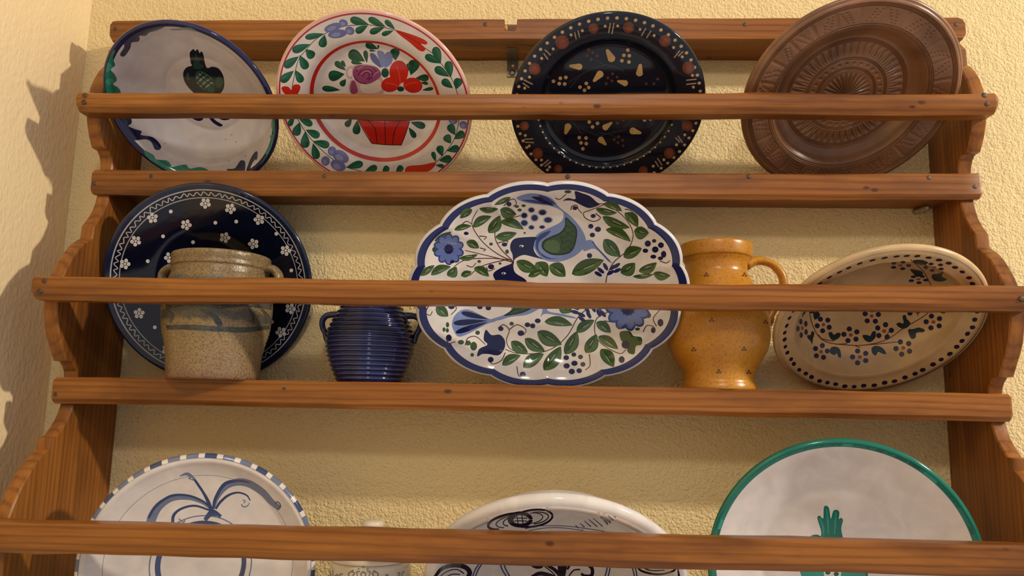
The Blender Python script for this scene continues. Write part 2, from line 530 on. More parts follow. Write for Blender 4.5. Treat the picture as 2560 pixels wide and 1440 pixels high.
# steel angle bracket under the top board and the wall pin under the first shelf
def bracket():
    def slabm(x0, x1, y0, y1, z0, z1):
        V = [(x, y, z) for x in (x0, x1) for y in (y0, y1) for z in (z0, z1)]
        return V, [(0, 1, 3, 2), (4, 6, 7, 5), (0, 4, 5, 1), (2, 3, 7, 6), (0, 2, 6, 4), (1, 5, 7, 3)]
    V1, F1 = slabm(-0.0300, -0.0150, -0.0028, -0.0003, 0.3745, 0.4000)
    V2, F2 = slabm(-0.0300, -0.0150, -0.0400, -0.0003, 0.3985, 0.4004)
    o = make('angle_bracket', V1 + V2, F1 + [tuple(i + 8 for i in f) for f in F2], STEEL, rack, smooth=False)
    tag(o, 'small dull steel angle bracket screwed to the wall')
    def disc(name, x, y, z, r, mat, y1, par, axis='y'):
        a = np.linspace(0, 2*np.pi, 20, endpoint=False)
        rg = lambda k, q: np.stack([x + r*k*np.cos(a), np.full(20, q), z + r*k*np.sin(a)], 1)
        V, Fc = loft([rg(1, y), rg(1, y1), rg(0.55, y1 - 0.0008)])
        return make(name, V, Fc, mat, par)
    s = disc('screw', -0.0225, -0.002, 0.3800, 0.0048, STEEL, -0.0036, o)
    a = np.linspace(0, 2*np.pi, 8, endpoint=False)
    disc('screw_recess', -0.0225, -0.0036, 0.3800, 0.0019, ZINC, -0.0047, s)
    disc('bracket_hole', -0.0215, -0.0026, 0.3905, 0.0021, WALL_BACK, -0.00295, o)
bracket()
def wall_pin():
    a = np.array([0.5215, -0.0005, 0.1770]); 
    P = [(0.5240, 0.0, 0.1835), (0.5275, -0.012, 0.1835), (0.5305, -0.024, 0.1835)]
    V, Fc = tube(P, [0.0042, 0.0040, 0.0030], steps=10)
    o = make('wall_pin', V, Fc, ZINC, rack)
    tag(o, 'short zinc pin under the first shelf')
wall_pin()
# ------------------------------------------------------------------ painted dishes
GLAZE = glaze_material('painted_glossy_glaze', 0.11, 0.07, 40, 0.5, 0.03, 30)
GLAZE_DARK = glaze_material('dark_glossy_glaze', 0.10, 0.12, 60, 0.5, 0.10, 38)
GLAZE_SOFT = glaze_material('satin_earthenware_glaze', 0.24, 0.10, 30, 0.45, 0.06, 50)

class Crop:
    """pixel frame in which motifs are noted: origin and pixels per unit in the photograph"""
    def __init__(s, x0, y0, k): s.x0, s.y0, s.k = x0, y0, k
    def __call__(s, P):
        P = np.asarray(P, float)
        return np.stack([s.x0 + P[:, 0] * s.k, s.y0 + P[:, 1] * s.k], 1)

class Dish:
    def __init__(s, name, label, cat, base, r, tilt, yaw, prof, crop, thick=0.006, b=None, roll=0.0, scallops=0, amp=0.0,
                 body=(0.75, 0.72, 0.70), rim=None, back=None, mat=None, nring=26, rimbulge=1.0):
        t, w = math.radians(tilt), math.radians(yaw)
        v = np.array([0, -math.sin(t), math.cos(t)])
        c_, s_ = math.cos(w), math.sin(w)
        u = np.array([c_, s_, 0.0]); v = np.array([-s_*v[1], c_*v[1], v[2]])
        s.a = r; s.b = b or r
        s.O = np.array(base, float) + s.b * np.array([0, -math.sin(t), math.cos(t)])
        s.a -= thick*0.5*rimbulge; s.b -= thick*0.5*rimbulge      # the rounded edge reaches the full radius
        if roll:
            u, v = u*math.cos(roll) + v*math.sin(roll), v*math.cos(roll) - u*math.sin(roll)
        s.u, s.v = u, v
        s.n = np.cross(u, v)
        s.ps = np.array([p[0] for p in prof]); s.ph = np.array([p[1] for p in prof])
        s.sc, s.amp = scallops, amp
        s.crop, s.thick, s.mat = crop, thick, mat or GLAZE
        s.body = body; s.rim = rim or body; s.back = back or body
        s.shapes = []
        s.nring = nring
        s.rb = rimbulge
        s.rimfun = None
        s.root = empty(name, tuple(base), label, cat)
    # --- geometry of the face
    def rout(s, phi):
        if not s.sc: return np.ones_like(phi)
        return 1 - s.amp * (1 - np.abs(np.sin(s.sc / 2 * (phi - np.pi / 2))) ** 0.8)
    def polar(s, xy):
        x, y = xy[..., 0] / s.a, xy[..., 1] / s.b
        phi = np.arctan2(y, x)
        return np.hypot(x, y) / s.rout(phi), phi
    def height(s, xy):
        q, _ = s.polar(xy)
        return hermite(s.ps, s.ph, np.clip(q, 0, 1))
    def normal(s, xy):
        e = 2e-4
        hx = (s.height(xy + (e, 0)) - s.height(xy - (e, 0))) / (2*e)
        hy = (s.height(xy + (0, e)) - s.height(xy - (0, e))) / (2*e)
        n = -hx[:, None]*s.u - hy[:, None]*s.v + s.n
        return n / np.linalg.norm(n, axis=1)[:, None]
    def world(s, xy, h):
        return s.O + xy[:, :1]*s.u + xy[:, 1:2]*s.v + np.asarray(h)[:, None]*s.n
    def ring_xy(s, q, n):
        a = np.linspace(0, 2*np.pi, n, endpoint=False)
        k = q * s.rout(a)
        return np.stack([s.a*k*np.cos(a), s.b*k*np.sin(a)], 1)
    def hit(s, P, raw=False):
        """crop points -> local face coordinates, by following the sight line to the dish surface"""
        P = np.asarray(P, float)
        if not raw: P = s.crop(P)
        d = FWD + RGT*((P[:, :1]-1280)/FPX) + UPV*((720-P[:, 1:2])/FPX)
        o = CAM - s.O
        ol = np.array([o@s.u, o@s.v, o@s.n]); dl = np.stack([d@s.u, d@s.v, d@s.n], 1)
        t0 = -ol[2] / dl[:, 2]
        t = t0[:, None] + np.linspace(-0.002, 0.16, 240)[None, :]
        X = ol[0] + dl[:, :1]*t; Y = ol[1] + dl[:, 1:2]*t; Z = ol[2] + dl[:, 2:3]*t
        xy = np.stack([X, Y], -1)
        below = Z <= s.height(xy)
        below[:, -1] = True
        k = np.argmax(below, 1)
        i = np.arange(len(P))
        k0 = np.maximum(k-1, 0)
        g1 = (Z - s.height(xy))[i, k]; g0 = (Z - s.height(xy))[i, k0]
        f = np.where(np.abs(g0-g1) > 1e-12, g0/(g0-g1+1e-15), 0)
        tt = t[i, k0] + (t[i, k]-t[i, k0])*np.clip(f, 0, 1)
        R = np.stack([ol[0] + dl[:, 0]*tt, ol[1] + dl[:, 1]*tt], 1)
        q, _ = s.polar(R)
        return np.where((q > 0.994)[:, None], R*(0.994/np.maximum(q, 1e-6))[:, None], R)
    # --- motifs, given in crop pixels
    def add(s, xy, col, part, col2=None, ax=None):
        s.shapes.append(dict(p=np.asarray(xy), c=col, part=part, c2=col2, ax=ax))
    def poly(s, pts, col, part=None, sm=True, n=None, col2=None):
        P = catmull(pts, n or len(pts)*4, True) if sm else np.asarray(pts, float)
        s.add(s.hit(P), col, part, col2)
    def drop(s, x0, y0, x1, y1, w, col, part=None, col2=None, n=20):
        """teardrop: pointed at (x0,y0), round at (x1,y1)"""
        A, B = np.array([x0, y0], float), np.array([x1, y1], float)
        L = np.linalg.norm(B-A); T = (B-A)/L; Nn = np.array([-T[1], T[0]])
        t = np.linspace(0, np.pi, n)
        x = (1-np.cos(t))/2
        y = np.sin(t)*np.sin(t/2)**1.3*w*0.58
        up = A + T*(x*L)[:, None] + Nn*y[:, None]
        dn = A + T*(x*L)[:, None] - Nn*y[:, None]
        P = np.concatenate([up, dn[-2:0:-1]])
        s.add(s.hit(P), col, part)
        if col2 is not None:
            up2 = A + T*(0.15*L+x*L*0.75)[:, None] + Nn*(y*0.8)[:, None]
            dn2 = A + T*(0.15*L+x*L*0.75)[:, None] + Nn*(y*0.05)[:, None]
            s.add(s.hit(np.concatenate([up2, dn2[-2:0:-1]])), col2, part)
    def leaf(s, x0, y0, x1, y1, w, col, part=None, bend=0.0, col2=None, vein=None, n=16):
        """pointed at both ends, bent sideways"""
        A, B = np.array([x0, y0], float), np.array([x1, y1], float)
        L = np.linalg.norm(B-A); T = (B-A)/L; Nn = np.array([-T[1], T[0]])
        x = np.linspace(0, 1, n)
        y = np.sin(np.pi*x**0.85)**0.8*w*0.5
        m = bend*L*np.sin(np.pi*x)
        up = A + T*(x*L)[:, None] + Nn*(m+y)[:, None]
        dn = A + T*(x*L)[:, None] + Nn*(m-y)[:, None]
        s.add(s.hit(np.concatenate([up, dn[-2:0:-1]])), col, part)
        if col2 is not None:
            mid = A + T*(x*L)[:, None] + Nn*(m)[:, None]
            s.add(s.hit(np.concatenate([(A + T*(x*L)[:, None] + Nn*(m+0.85*y)[:, None])[1:-1], mid[-2:0:-1]])), col2, part)
        if vein is not None:
            i = slice(n//5, -n//4)
            c = (A + T*(x*L)[:, None] + Nn*m[:, None])[i]
            s.stroke(c, max(w*0.05, 2.2), vein, part, sm=False)
    def dot(s, x, y, rx, ry=None, col=None, part=None, ang=0, n=14):
        ry = ry or rx
        a = np.linspace(0, 2*np.pi, n, endpoint=False)
        X, Y = rx*np.cos(a), ry*np.sin(a)
        c, q = math.cos(math.radians(ang)), math.sin(math.radians(ang))
        s.add(s.hit(np.stack([x + X*c - Y*q, y + X*q + Y*c], 1)), col, part)
    def stroke(s, pts, w, col, part=None, sm=True, n=None):
        P = catmull(pts, n or max(len(pts)*5, 6)) if sm and len(pts) > 2 else np.asarray(pts, float)
        T = np.gradient(P, axis=0); T /= np.linalg.norm(T, axis=1)[:, None] + 1e-9
        Nn = np.stack([-T[:, 1], T[:, 0]], 1)
        wv = np.interp(np.linspace(0, 1, len(P)), np.linspace(0, 1, len(np.atleast_1d(w))), np.atleast_1d(w))[:, None] / 2
        s.add(s.hit(np.concatenate([P + Nn*wv, (P - Nn*wv)[::-1]])), col, part)
    def blob(s, x1, y1, r1, x2, y2, r2, col, part=None):
        A, B = np.array([x1, y1], float), np.array([x2, y2], float)
        th = math.atan2(*(B-A)[::-1])
        a1 = np.linspace(th+np.pi*0.55, th+np.pi*1.45, 9); a2 = np.linspace(th-np.pi*0.45, th+np.pi*0.45, 7)
        P = np.concatenate([A + r1*np.stack([np.cos(a1), np.sin(a1)], 1), B + r2*np.stack([np.cos(a2), np.sin(a2)], 1)])
        s.add(s.hit(P), col, part)
    # --- motifs in face coordinates (fractions of the radius)
    def ring(s, q0, q1, col, part=None, n=160):
        s.shapes.append(dict(ring=(q0, q1), c=col, part=part, n=n))
    def rdot(s, q, ang, rr, col, part=None, rt=None, n=12):
        """dot at radius fraction q, angle in degrees; rr radial, rt tangential size in metres"""
        a = math.radians(ang); t = np.linspace(0, 2*np.pi, n, endpoint=False)
        rt = rt or rr
        k = q * s.rout(np.array([a]))[0]
        c = np.array([s.a*k*math.cos(a), s.b*k*math.sin(a)])
        e = np.array([math.cos(a), math.sin(a)]); f = np.array([-e[1], e[0]])
        s.add(c + rr*np.cos(t)[:, None]*e + rt*np.sin(t)[:, None]*f, col, part)
    def rstroke(s, qa, w, col, part=None, closed=False):
        """stroke through (radius fraction, degrees) points; w in metres"""
        qa = np.asarray(qa, float)
        a = np.radians(qa[:, 1]); P = np.stack([s.a*qa[:, 0]*np.cos(a), s.b*qa[:, 0]*np.sin(a)], 1)
        T = np.gradient(P, axis=0); T /= np.linalg.norm(T, axis=1)[:, None] + 1e-12
        Nn = np.stack([-T[:, 1], T[:, 0]], 1)
        s.add(np.concatenate([P + Nn*w/2, (P - Nn*w/2)[::-1]]), col, part)
    # --- meshing
    def build(s, foot=None, labels=None, fh=0.005):
        K = 1000.0
        pts, edges = [], []
        def loop(P, closed=True):
            i0 = len(pts); n = len(P)
            pts.extend((P*K).tolist())
            edges.extend((i0+i, i0+(i+1) % n) for i in range(n if closed else n-1))
        nb = 240 if not s.sc else 420
        bound = s.ring_xy(1.0, nb)
        loop(bound)
        for q in np.linspace(0.04, 0.985, s.nring):
            pts.extend((s.ring_xy(q, max(10, int(150*q)))*K).tolist())
        for sh in s.shapes:
            if 'ring' in sh:
                for q in sh['ring']:
                    if 0.002 < q < 0.999: loop(s.ring_xy(q, sh['n']))
            else:
                P = sh['p']
                q, _ = s.polar(P)
                P = np.where((q > 0.994)[:, None], P*(0.994/np.maximum(q, 1e-6))[:, None], P)
                keep = np.linalg.norm(P - np.roll(P, 1, 0), axis=1) > 6e-5
                sh['p'] = P = P[keep]
                if len(P) > 2: loop(P)
        res = delaunay_2d_cdt([Vector(p) for p in pts], edges, [], 0, 1e-2, False)
        V2 = np.array([tuple(v) for v in res[0]]) / K
        T = np.array([f for f in res[2] if len(f) == 3])
        e1 = V2[T[:, 1]]-V2[T[:, 0]]; e2 = V2[T[:, 2]]-V2[T[:, 0]]
        area2 = e1[:, 0]*e2[:, 1]-e1[:, 1]*e2[:, 0]
        T = np.where((area2 < 0)[:, None], T[:, ::-1], T)
        cen = V2[T].mean(1)
        q, _ = s.polar(cen)
        ok = (q < 1.0005) & (np.abs(area2) > 1e-13)
        T, cen, q = T[ok], cen[ok], q[ok]
        sid = np.full(len(T), -1)
        for k, sh in enumerate(s.shapes):
            if 'ring' in sh:
                sid[(q >= sh['ring'][0]) & (q < sh['ring'][1])] = k
            elif len(sh['p']) > 2:
                P = sh['p']; lo, hi = P.min(0), P.max(0)
                idx = np.where(np.all((cen >= lo) & (cen <= hi), 1))[0]
                if not len(idx): continue
                x, y = cen[idx, 0], cen[idx, 1]
                ins = np.zeros(len(idx), bool)
                x1, y1 = P[:, 0], P[:, 1]; x2, y2 = np.roll(x1, -1), np.roll(y1, -1)
                for a, b_, c, d in zip(x1, y1, x2, y2):
                    if b_ == d: continue
                    cr = ((b_ > y) != (d > y)) & (x < (c-a)*(y-b_)/(d-b_) + a)
                    ins ^= cr
                sid[idx[ins]] = k
        hV = s.height(V2); W = s.world(V2, hV); NV = s.normal(V2)
        parts = {}
        for t, k in zip(range(len(T)), sid):
            parts.setdefault(s.shapes[k]['part'] if k >= 0 else None, []).append(t)
        cols = np.zeros((len(T), 3, 3))
        for k in range(-1, len(s.shapes)):
            m = np.where(sid == k)[0]
            if not len(m): continue
            cols[m] = s.body if k < 0 else s.shapes[k]['c']
            if k >= 0 and s.shapes[k].get('c2') is not None:
                sh = s.shapes[k]; P = V2[T[m]]
                lo, hi = sh['p'].min(0), sh['p'].max(0)
                f = np.clip((P[..., 1]-lo[1])/(hi[1]-lo[1]+1e-9), 0, 1)[..., None]
                cols[m] = np.array(sh['c'])*(1-f) + np.array(sh['c2'])*f
        # motifs big enough to tell apart become parts; the smallest marks stay in the face as print
        groups = {}
        face = list(parts.pop(None, []))
        for part, tl in parts.items():
            if '#' in part:
                groups.setdefault(part, []).append(tl); continue
            root_of = {}
            def find(i):
                while root_of.setdefault(i, i) != i:
                    root_of[i] = root_of[root_of[i]]; i = root_of[i]
                return i
            for t in tl:
                a, b_, c = (find(int(i)) for i in T[t])
                root_of[a] = root_of[b_] = find(c)
            comp = {}
            for t in tl: comp.setdefault(find(int(T[t][0])), []).append(t)
            groups.setdefault(part, []).extend(comp.values())
        out = []
        for part, comps in groups.items():
            for tl in comps:
                P = V2[np.unique(T[tl])]
                if np.ptp(P, axis=0).max() < 0.0047: face += tl
                else: out.append((part.split('#')[0], tl))
        for part, tl in [(None, face)] + out:
            tl = np.array(tl)
            used, inv = np.unique(T[tl].ravel(), return_inverse=True)
            o = make(part or 'dish_face', W[used], inv.reshape(-1, 3), s.mat, s.root, True, cols[tl].reshape(-1, 3), NV[used])
            if part and labels and part in labels: o['label'] = labels[part]
        # rounded edge
        th = s.thick
        rings = []
        nrm = bound / np.linalg.norm(bound, axis=1)[:, None]
        for a in np.linspace(0, np.pi, 9):
            rings.append(s.world(bound + nrm*(math.sin(a)*th*0.5*s.rb), np.full(nb, -th/2 + th/2*math.cos(a))))
        V, Fc = loft(rings, caps=False)
        nl = sum(len(f) for f in Fc)
        Fc = [f[::-1] for f in Fc]
        rc = np.tile(np.array(s.rim, float), (nl, 1))
        if s.rimfun:
            for fi_, f in enumerate(Fc):
                q_ = s.rimfun(360.0*(min(f) % nb)/nb, (min(f)//nb)/8)
                if q_ is not None: rc[4*fi_:4*fi_+4] = q_
        make('rim_edge', V, Fc, s.mat, s.root, True, rc)
        # underside
        qs = np.r_[1.0, np.linspace(0.97, 0.05, 18), 0.004]
        off = th*(1 + 0.15*(1-qs))
        rings = [s.world(s.ring_xy(q_, nb), hermite(s.ps, s.ph, np.full(nb, q_)) - o_) for q_, o_ in zip(qs, off)]
        V, Fc = loft(rings, caps=False)
        Fc = [f[::-1] for f in Fc]
        nl = sum(len(f) for f in Fc)
        make('underside', V, Fc, s.mat, s.root, True, np.tile(s.back, (nl, 1)))
        if foot:
            h0 = float(hermite(s.ps, s.ph, np.array([foot]))[0]) - th
            rings = [s.world(s.ring_xy(q_, 96), np.full(96, h0 + z)) for q_, z in ((foot+0.03, 0.001), (foot+0.03, -fh), (foot+0.015, -fh-0.001), (foot-0.01, -fh), (foot-0.015, 0.002))]
            V, Fc = loft(rings, caps=False)
            Fc = [f[::-1] for f in Fc]
            nl = sum(len(f) for f in Fc)
            make('foot_ring', V, Fc, s.mat, s.root, True, np.tile(s.back, (nl, 1)))

# ---- painting on the pots: patches laid on the curved wall
def on_pot(parent, targets, crop, shapes, mat, name, off=0.00025, step=6.0):
    """shapes: list of (crop polygon, colour); all end up in one thin painted part"""
    VV, FF = [], []
    for o in targets:
        base = parent_base(o)
        i0 = len(VV)
        VV += [Vector(np.array(v.co) + base) for v in o.data.vertices]
        FF += [[i0 + i for i in p.vertices] for p in o.data.polygons]
    tree = BVHTree.FromPolygons(VV, FF)
    allV, allF, allC = [], [], []
    for li, (P, c) in enumerate(shapes):
        P = np.asarray(P, float)
        lo, hi = P.min(0), P.max(0)
        gx, gy = np.meshgrid(np.arange(lo[0], hi[0], step), np.arange(lo[1], hi[1], step))
        G = np.stack([gx.ravel(), gy.ravel()], 1)
        allp = np.concatenate([P, G])
        n = len(P)
        r = delaunay_2d_cdt([Vector(p) for p in allp], [(i, (i+1) % n) for i in range(n)], [], 0, 1e-4, False)
        V2 = np.array([tuple(v) for v in r[0]])
        def inside(f):
            x, y = V2[list(f)].mean(0)
            res = False
            for (a, b), (e, g) in zip(P, np.roll(P, -1, 0)):
                if (b > y) != (g > y) and x < (e-a)*(y-b)/(g-b) + a: res = not res
            return res
        tris = [f for f in r[2] if inside(f)]
        px = crop(V2)
        W = []
        for x, y in px:
            d = Vector(ray(x, y)).normalized()
            h = tree.ray_cast(Vector(CAM), d)
            W.append(None if h[0] is None else np.array(h[0] + h[1]*(off + li*0.00002) * (1 if h[1].dot(d) < 0 else -1)))
        i0 = len(allV)
        mp = {}
        for i, w in enumerate(W):
            if w is not None:
                mp[i] = len(allV); allV.append(w)
        for f in tris:
            if all(i in mp for i in f):
                g = [mp[i] for i in f]
                a, b, c3 = (allV[i] for i in g[:3])
                if np.cross(b-a, c3-a) @ (a-CAM) > 0: g = g[::-1]
                allF.append(g); allC += [c]*len(g)
    if allF:
        return make(name, allV, allF, mat, parent, True, np.array(allC))

def ell(x, y, rx, ry=None, ang=0, n=14):
    ry = ry or rx
    a = np.linspace(0, 2*np.pi, n, endpoint=False); X, Y = rx*np.cos(a), ry*np.sin(a)
    c, q = math.cos(math.radians(ang)), math.sin(math.radians(ang))
    return np.stack([x + X*c - Y*q, y + X*q + Y*c], 1)

def brush(pts, w, n=None):
    P = catmull(pts, n or max(8, len(pts)*5)) if len(pts) > 2 else np.asarray(pts, float)
    T = np.gradient(P, axis=0); T /= np.linalg.norm(T, axis=1)[:, None] + 1e-9
    Nn = np.stack([-T[:, 1], T[:, 0]], 1)
    wv = np.interp(np.linspace(0, 1, len(P)), np.linspace(0, 1, len(np.atleast_1d(w))), np.atleast_1d(w))[:, None]/2
    return np.concatenate([P + Nn*wv, (P - Nn*wv)[::-1]])

def colored(name, V, Fc, mat, parent, col):
    nl = sum(len(f) for f in Fc)
    return make(name, V, Fc, mat, parent, True, np.tile(col, (nl, 1)))

C1 = Crop(0, 0, 1/3); C2 = Crop(660, 0, 0.31938); C3 = Crop(1220, 0, 0.31949); C4 = Crop(1800, 0, 1/3)
C5 = Crop(0, 420, 0.43045); C6 = Crop(760, 680, 0.22222); C7 = Crop(1000, 430, 0.39583); C8 = Crop(1640, 560, 0.359375)
C9 = Crop(0, 1040, 0.33594); C10 = Crop(760, 1180, 0.40625); C11 = Crop(1700, 1040, 0.33594)
# ================================================================== top row
NAVY = (0.010, 0.014, 0.050); DGRN = (0.012, 0.135, 0.082); LGRN = (0.035, 0.23, 0.155); WHITE = (0.74, 0.70, 0.68)

# ---- deep bowl with a pomegranate
d = Dish('pomegranate_bowl', 'deep white bowl with navy rim and painted pomegranate', 'bowl', (-0.4328, -0.0170, 0.2078), 0.1130, 45.8, -2.6,
         [(0, -0.047), (0.42, -0.047), (0.47, -0.0475), (0.52, -0.0455), (0.66, -0.040), (0.78, -0.0315), (0.86, -0.0220), (0.90, -0.0145), (0.94, -0.0058), (0.97, -0.0016), (1, 0)], C1,
         thick=0.007, body=(0.70, 0.66, 0.67), rim=(0.013, 0.016, 0.075), back=(0.70, 0.66, 0.64))
d.ring(0.955, 1.0, (0.013, 0.016, 0.075), 'painted_rim_band')
G2 = (0.012, 0.17, 0.11); G3 = (0.04, 0.25, 0.18); NB = (0.010, 0.014, 0.065)
E_ = 'painted_edge_scallop'
d.poly([(770, 400), (850, 372), (862, 390), (846, 435), (864, 490), (830, 520), (862, 560), (876, 602), (848, 632), (890, 660), (905, 700), (880, 740), (790, 740), (760, 600)], G2, E_)
d.poly([(780, 500), (812, 470), (845, 500), (805, 540)], G3, E_); d.poly([(790, 610), (830, 585), (855, 610), (815, 640)], G3, E_)
d.poly([(795, 820), (900, 830), (908, 862), (892, 880), (972, 878), (988, 922), (962, 945), (1012, 968), (1062, 985), (1058, 1012), (1148, 1030), (1206, 1090), (1200, 1122), (1162, 1120), (1135, 1068), (1090, 1045), (1005, 1052), (945, 1020), (870, 935)], NB, E_)
d.poly([(905, 316), (945, 300), (1040, 270), (1092, 268), (1120, 244), (1172, 230), (1230, 205), (1250, 165), (1100, 172), (950, 215), (860, 290)], NB, E_)
d.poly([(915, 305), (932, 350), (903, 400), (906, 420), (936, 420), (978, 360), (988, 320), (1040, 310), (1040, 270), (960, 250), (905, 270)], NB, E_)
d.poly([(1270, 222), (1330, 212), (1420, 205), (1480, 238), (1400, 225), (1330, 228)], (0.10, 0.22, 0.24), E_)
d.poly([(1080, 1135), (1150, 1162), (1172, 1195), (1250, 1203), (1285, 1240), (1282, 1254), (1390, 1234), (1422, 1264), (1500, 1253), (1560, 1275), (1560, 1310), (1200, 1300)], G3, E_)
d.poly([(1180, 1210), (1240, 1215), (1265, 1245), (1200, 1262)], (0.03, 0.20, 0.14), E_)
d.poly([(2052, 880), (2032, 940), (2050, 1000), (2024, 1020), (2030, 1060), (2002, 1130), (1985, 1150), (2000, 1165), (1962, 1220), (1938, 1262), (1900, 1290), (1980, 1290), (2080, 1080), (2100, 900)], G3, E_)
d.poly([(1705, 1268), (1760, 1262), (1800, 1208), (1826, 1204), (1840, 1222), (1828, 1290), (1720, 1295)], (0.014, 0.020, 0.05), E_)
d.poly([(1842, 1290), (1880, 1188), (1915, 1138), (1932, 1144), (1927, 1195), (1910, 1200), (1885, 1240), (1868, 1290)], (0.014, 0.020, 0.05), E_)
d.poly([(812, 372), (840, 358), (852, 378), (838, 412), (818, 416)], (0.33, 0.105, 0.04), 'rim_chip')
K_ = 'painted_pomegranate'; PD = (0.010, 0.016, 0.032)
d.poly([(1422, 402), (1430, 470), (1438, 492), (1400, 505), (1374, 545), (1380, 600), (1402, 642), (1432, 676), (1490, 730), (1545, 765), (1610, 735), (1662, 690), (1682, 640), (1675, 570), (1640, 515), (1592, 500), (1558, 510), (1540, 485), (1524, 405), (1508, 386), (1497, 398), (1486, 374), (1474, 372), (1466, 384), (1453, 369), (1438, 376)], PD, K_, n=110)
d.poly([(1464, 398), (1478, 420), (1500, 475), (1530, 498), (1492, 520), (1450, 505), (1458, 450)], (0.012, 0.062, 0.05), K_)
d.poly([(1395, 560), (1415, 545), (1420, 590), (1405, 600)], (0.03, 0.085, 0.07), K_)
d.poly([(1465, 560), (1490, 532), (1530, 540), (1590, 585), (1612, 640), (1600, 690), (1540, 680), (1480, 630)], (0.02, 0.11, 0.075), K_)
d.poly([(1620, 590), (1655, 575), (1672, 620), (1650, 660), (1620, 650)], (0.02, 0.10, 0.075), K_)
for q in ((1472, 590, 1520, 545), (1478, 628, 1552, 562), (1500, 652, 1585, 585), (1535, 665, 1605, 612)):
    d.stroke([(q[0], q[1]), ((q[0]+q[2])/2 - 3, (q[1]+q[3])/2 - 3), (q[2], q[3])], [4, 13, 4], (0.42, 0.46, 0.40), K_)
for q in ((1480, 560, 1610, 660), (1500, 545, 1610, 620), (1475, 600, 1560, 680)):
    d.stroke([(q[0], q[1]), (q[2], q[3])], 8, PD, K_)
d.poly([(1530, 790), (1500, 840), (1440, 845), (1426, 862), (1445, 890), (1490, 908), (1522, 895), (1535, 850), (1560, 800)], NB, K_)
d.stroke([(1545, 800), (1560, 850), (1600, 905), (1645, 935), (1668, 940)], [26, 24, 26, 26, 14], NB, K_)
d.poly([(1570, 800), (1590, 835), (1640, 868), (1690, 868), (1722, 848), (1742, 850), (1745, 872), (1715, 897), (1668, 900), (1615, 872), (1560, 830)], NB, K_)
for x, y in ((1238, 1074), (1692, 1045), (1768, 1064), (1842, 1168), (1716, 1208), (1735, 1012)):
    d.dot(x, y, 3.5, col=(0.03, 0.02, 0.02), part=None)
d.build(foot=0.45)

# ---- white plate with a basket of flowers
d = Dish('flower_basket_plate', 'white plate painted with a red basket of flowers and green leaf garland', 'plate', (-0.1929, -0.005, 0.2065), 0.1250, 49.1, 0.2,
         [(0, -0.017), (0.50, -0.017), (0.58, -0.0165), (0.64, -0.013), (0.70, -0.0075), (0.76, -0.0045), (1, 0)], C2, thick=0.005, body=(0.80, 0.76, 0.74),
         rim=(0.70, 0.42, 0.36), back=(0.78, 0.74, 0.70))
RED = (0.60, 0.026, 0.016); OR = (0.66, 0.055, 0.02)
d.ring(0.975, 0.992, (0.55, 0.03, 0.045), 'painted_red_line')
d.ring(0.655, 0.690, RED, 'painted_red_line')
g, g2 = (0.008, 0.105, 0.062), (0.016, 0.165, 0.105)
A_ = 'painted_leaf_garland'
stems = [[(215, 720), (238, 590), (272, 465), (335, 385), (405, 308), (500, 252), (620, 208), (720, 197), (830, 195), (930, 213), (1035, 238)],
         [(1250, 370), (1330, 428), (1400, 515), (1455, 590), (1500, 690), (1530, 800), (1528, 900), (1522, 970), (1490, 1085), (1430, 1180), (1350, 1265), (1240, 1345)],
         [(235, 800), (248, 890), (290, 980), (370, 1090), (460, 1182), (550, 1255), (645, 1308), (780, 1345), (900, 1360)]]
for st in stems: d.stroke(st, 5, (0.008, 0.03, 0.02), A_)
LV = [(235, 552, 132, 640, 78), (243, 545, 298, 645, 72), (275, 440, 158, 525, 78), (277, 430, 335, 540, 80), (365, 345, 222, 400, 76), (325, 385, 388, 450, 84),
      (480, 265, 322, 295, 58), (476, 270, 452, 370, 78), (825, 195, 675, 148, 74), (815, 198, 718, 252, 66), (955, 212, 818, 143, 64), (945, 214, 828, 256, 62),
      (1028, 232, 948, 160, 50), (1015, 240, 922, 272, 46), (1385, 500, 1335, 368, 80), (1385, 498, 1262, 435, 70), (1462, 612, 1440, 478, 80), (1452, 602, 1338, 530, 78),
      (1502, 700, 1528, 612, 80), (1480, 692, 1395, 625, 72), (1498, 1060, 1448, 975, 74), (1485, 1090, 1568, 1036, 74), (1462, 1125, 1420, 1058, 78), (1430, 1182, 1528, 1156, 70),
      (1395, 1225, 1370, 1140, 70), (1368, 1256, 1470, 1240, 74), (1345, 1268, 1320, 1188, 44), (1340, 1292, 1410, 1302, 36), (236, 892, 198, 988, 50), (255, 905, 378, 980, 68),
      (280, 955, 245, 1062, 80), (325, 1015, 435, 1068, 74), (322, 1028, 322, 1158, 84), (382, 1105, 512, 1140, 74), (383, 1118, 415, 1245, 76), (640, 1312, 775, 1278, 72),
      (785, 1345, 885, 1305, 62), (925, 1352, 975, 1305, 60), (1030, 1352, 1085, 1302, 60), (240, 820, 175, 760, 60)]
for q in LV: d.drop(*q, g, A_, g2)
d.poly([(1030, 236), (1120, 258), (1230, 298), (1278, 330), (1266, 350), (1228, 344), (1262, 376), (1250, 402), (1210, 392), (1140, 332), (1072, 282)], RED, 'painted_red_bud')
d.stroke([(1045, 245), (1150, 300), (1240, 362)], 4, (0.2, 0.01, 0.01), 'painted_red_bud')
d.poly([(1108, 1318), (1140, 1298), (1240, 1290), (1345, 1272), (1300, 1335), (1180, 1365), (1110, 1350)], OR, 'painted_red_bud')
d.poly([(215, 705), (190, 680), (155, 676), (136, 690), (150, 720), (190, 760), (225, 790), (262, 740), (285, 690), (275, 664), (240, 662), (222, 680)], RED, 'painted_red_bud')
BL, BL2 = (0.16, 0.19, 0.46), (0.28, 0.31, 0.56)
F_ = 'painted_blue_flower'
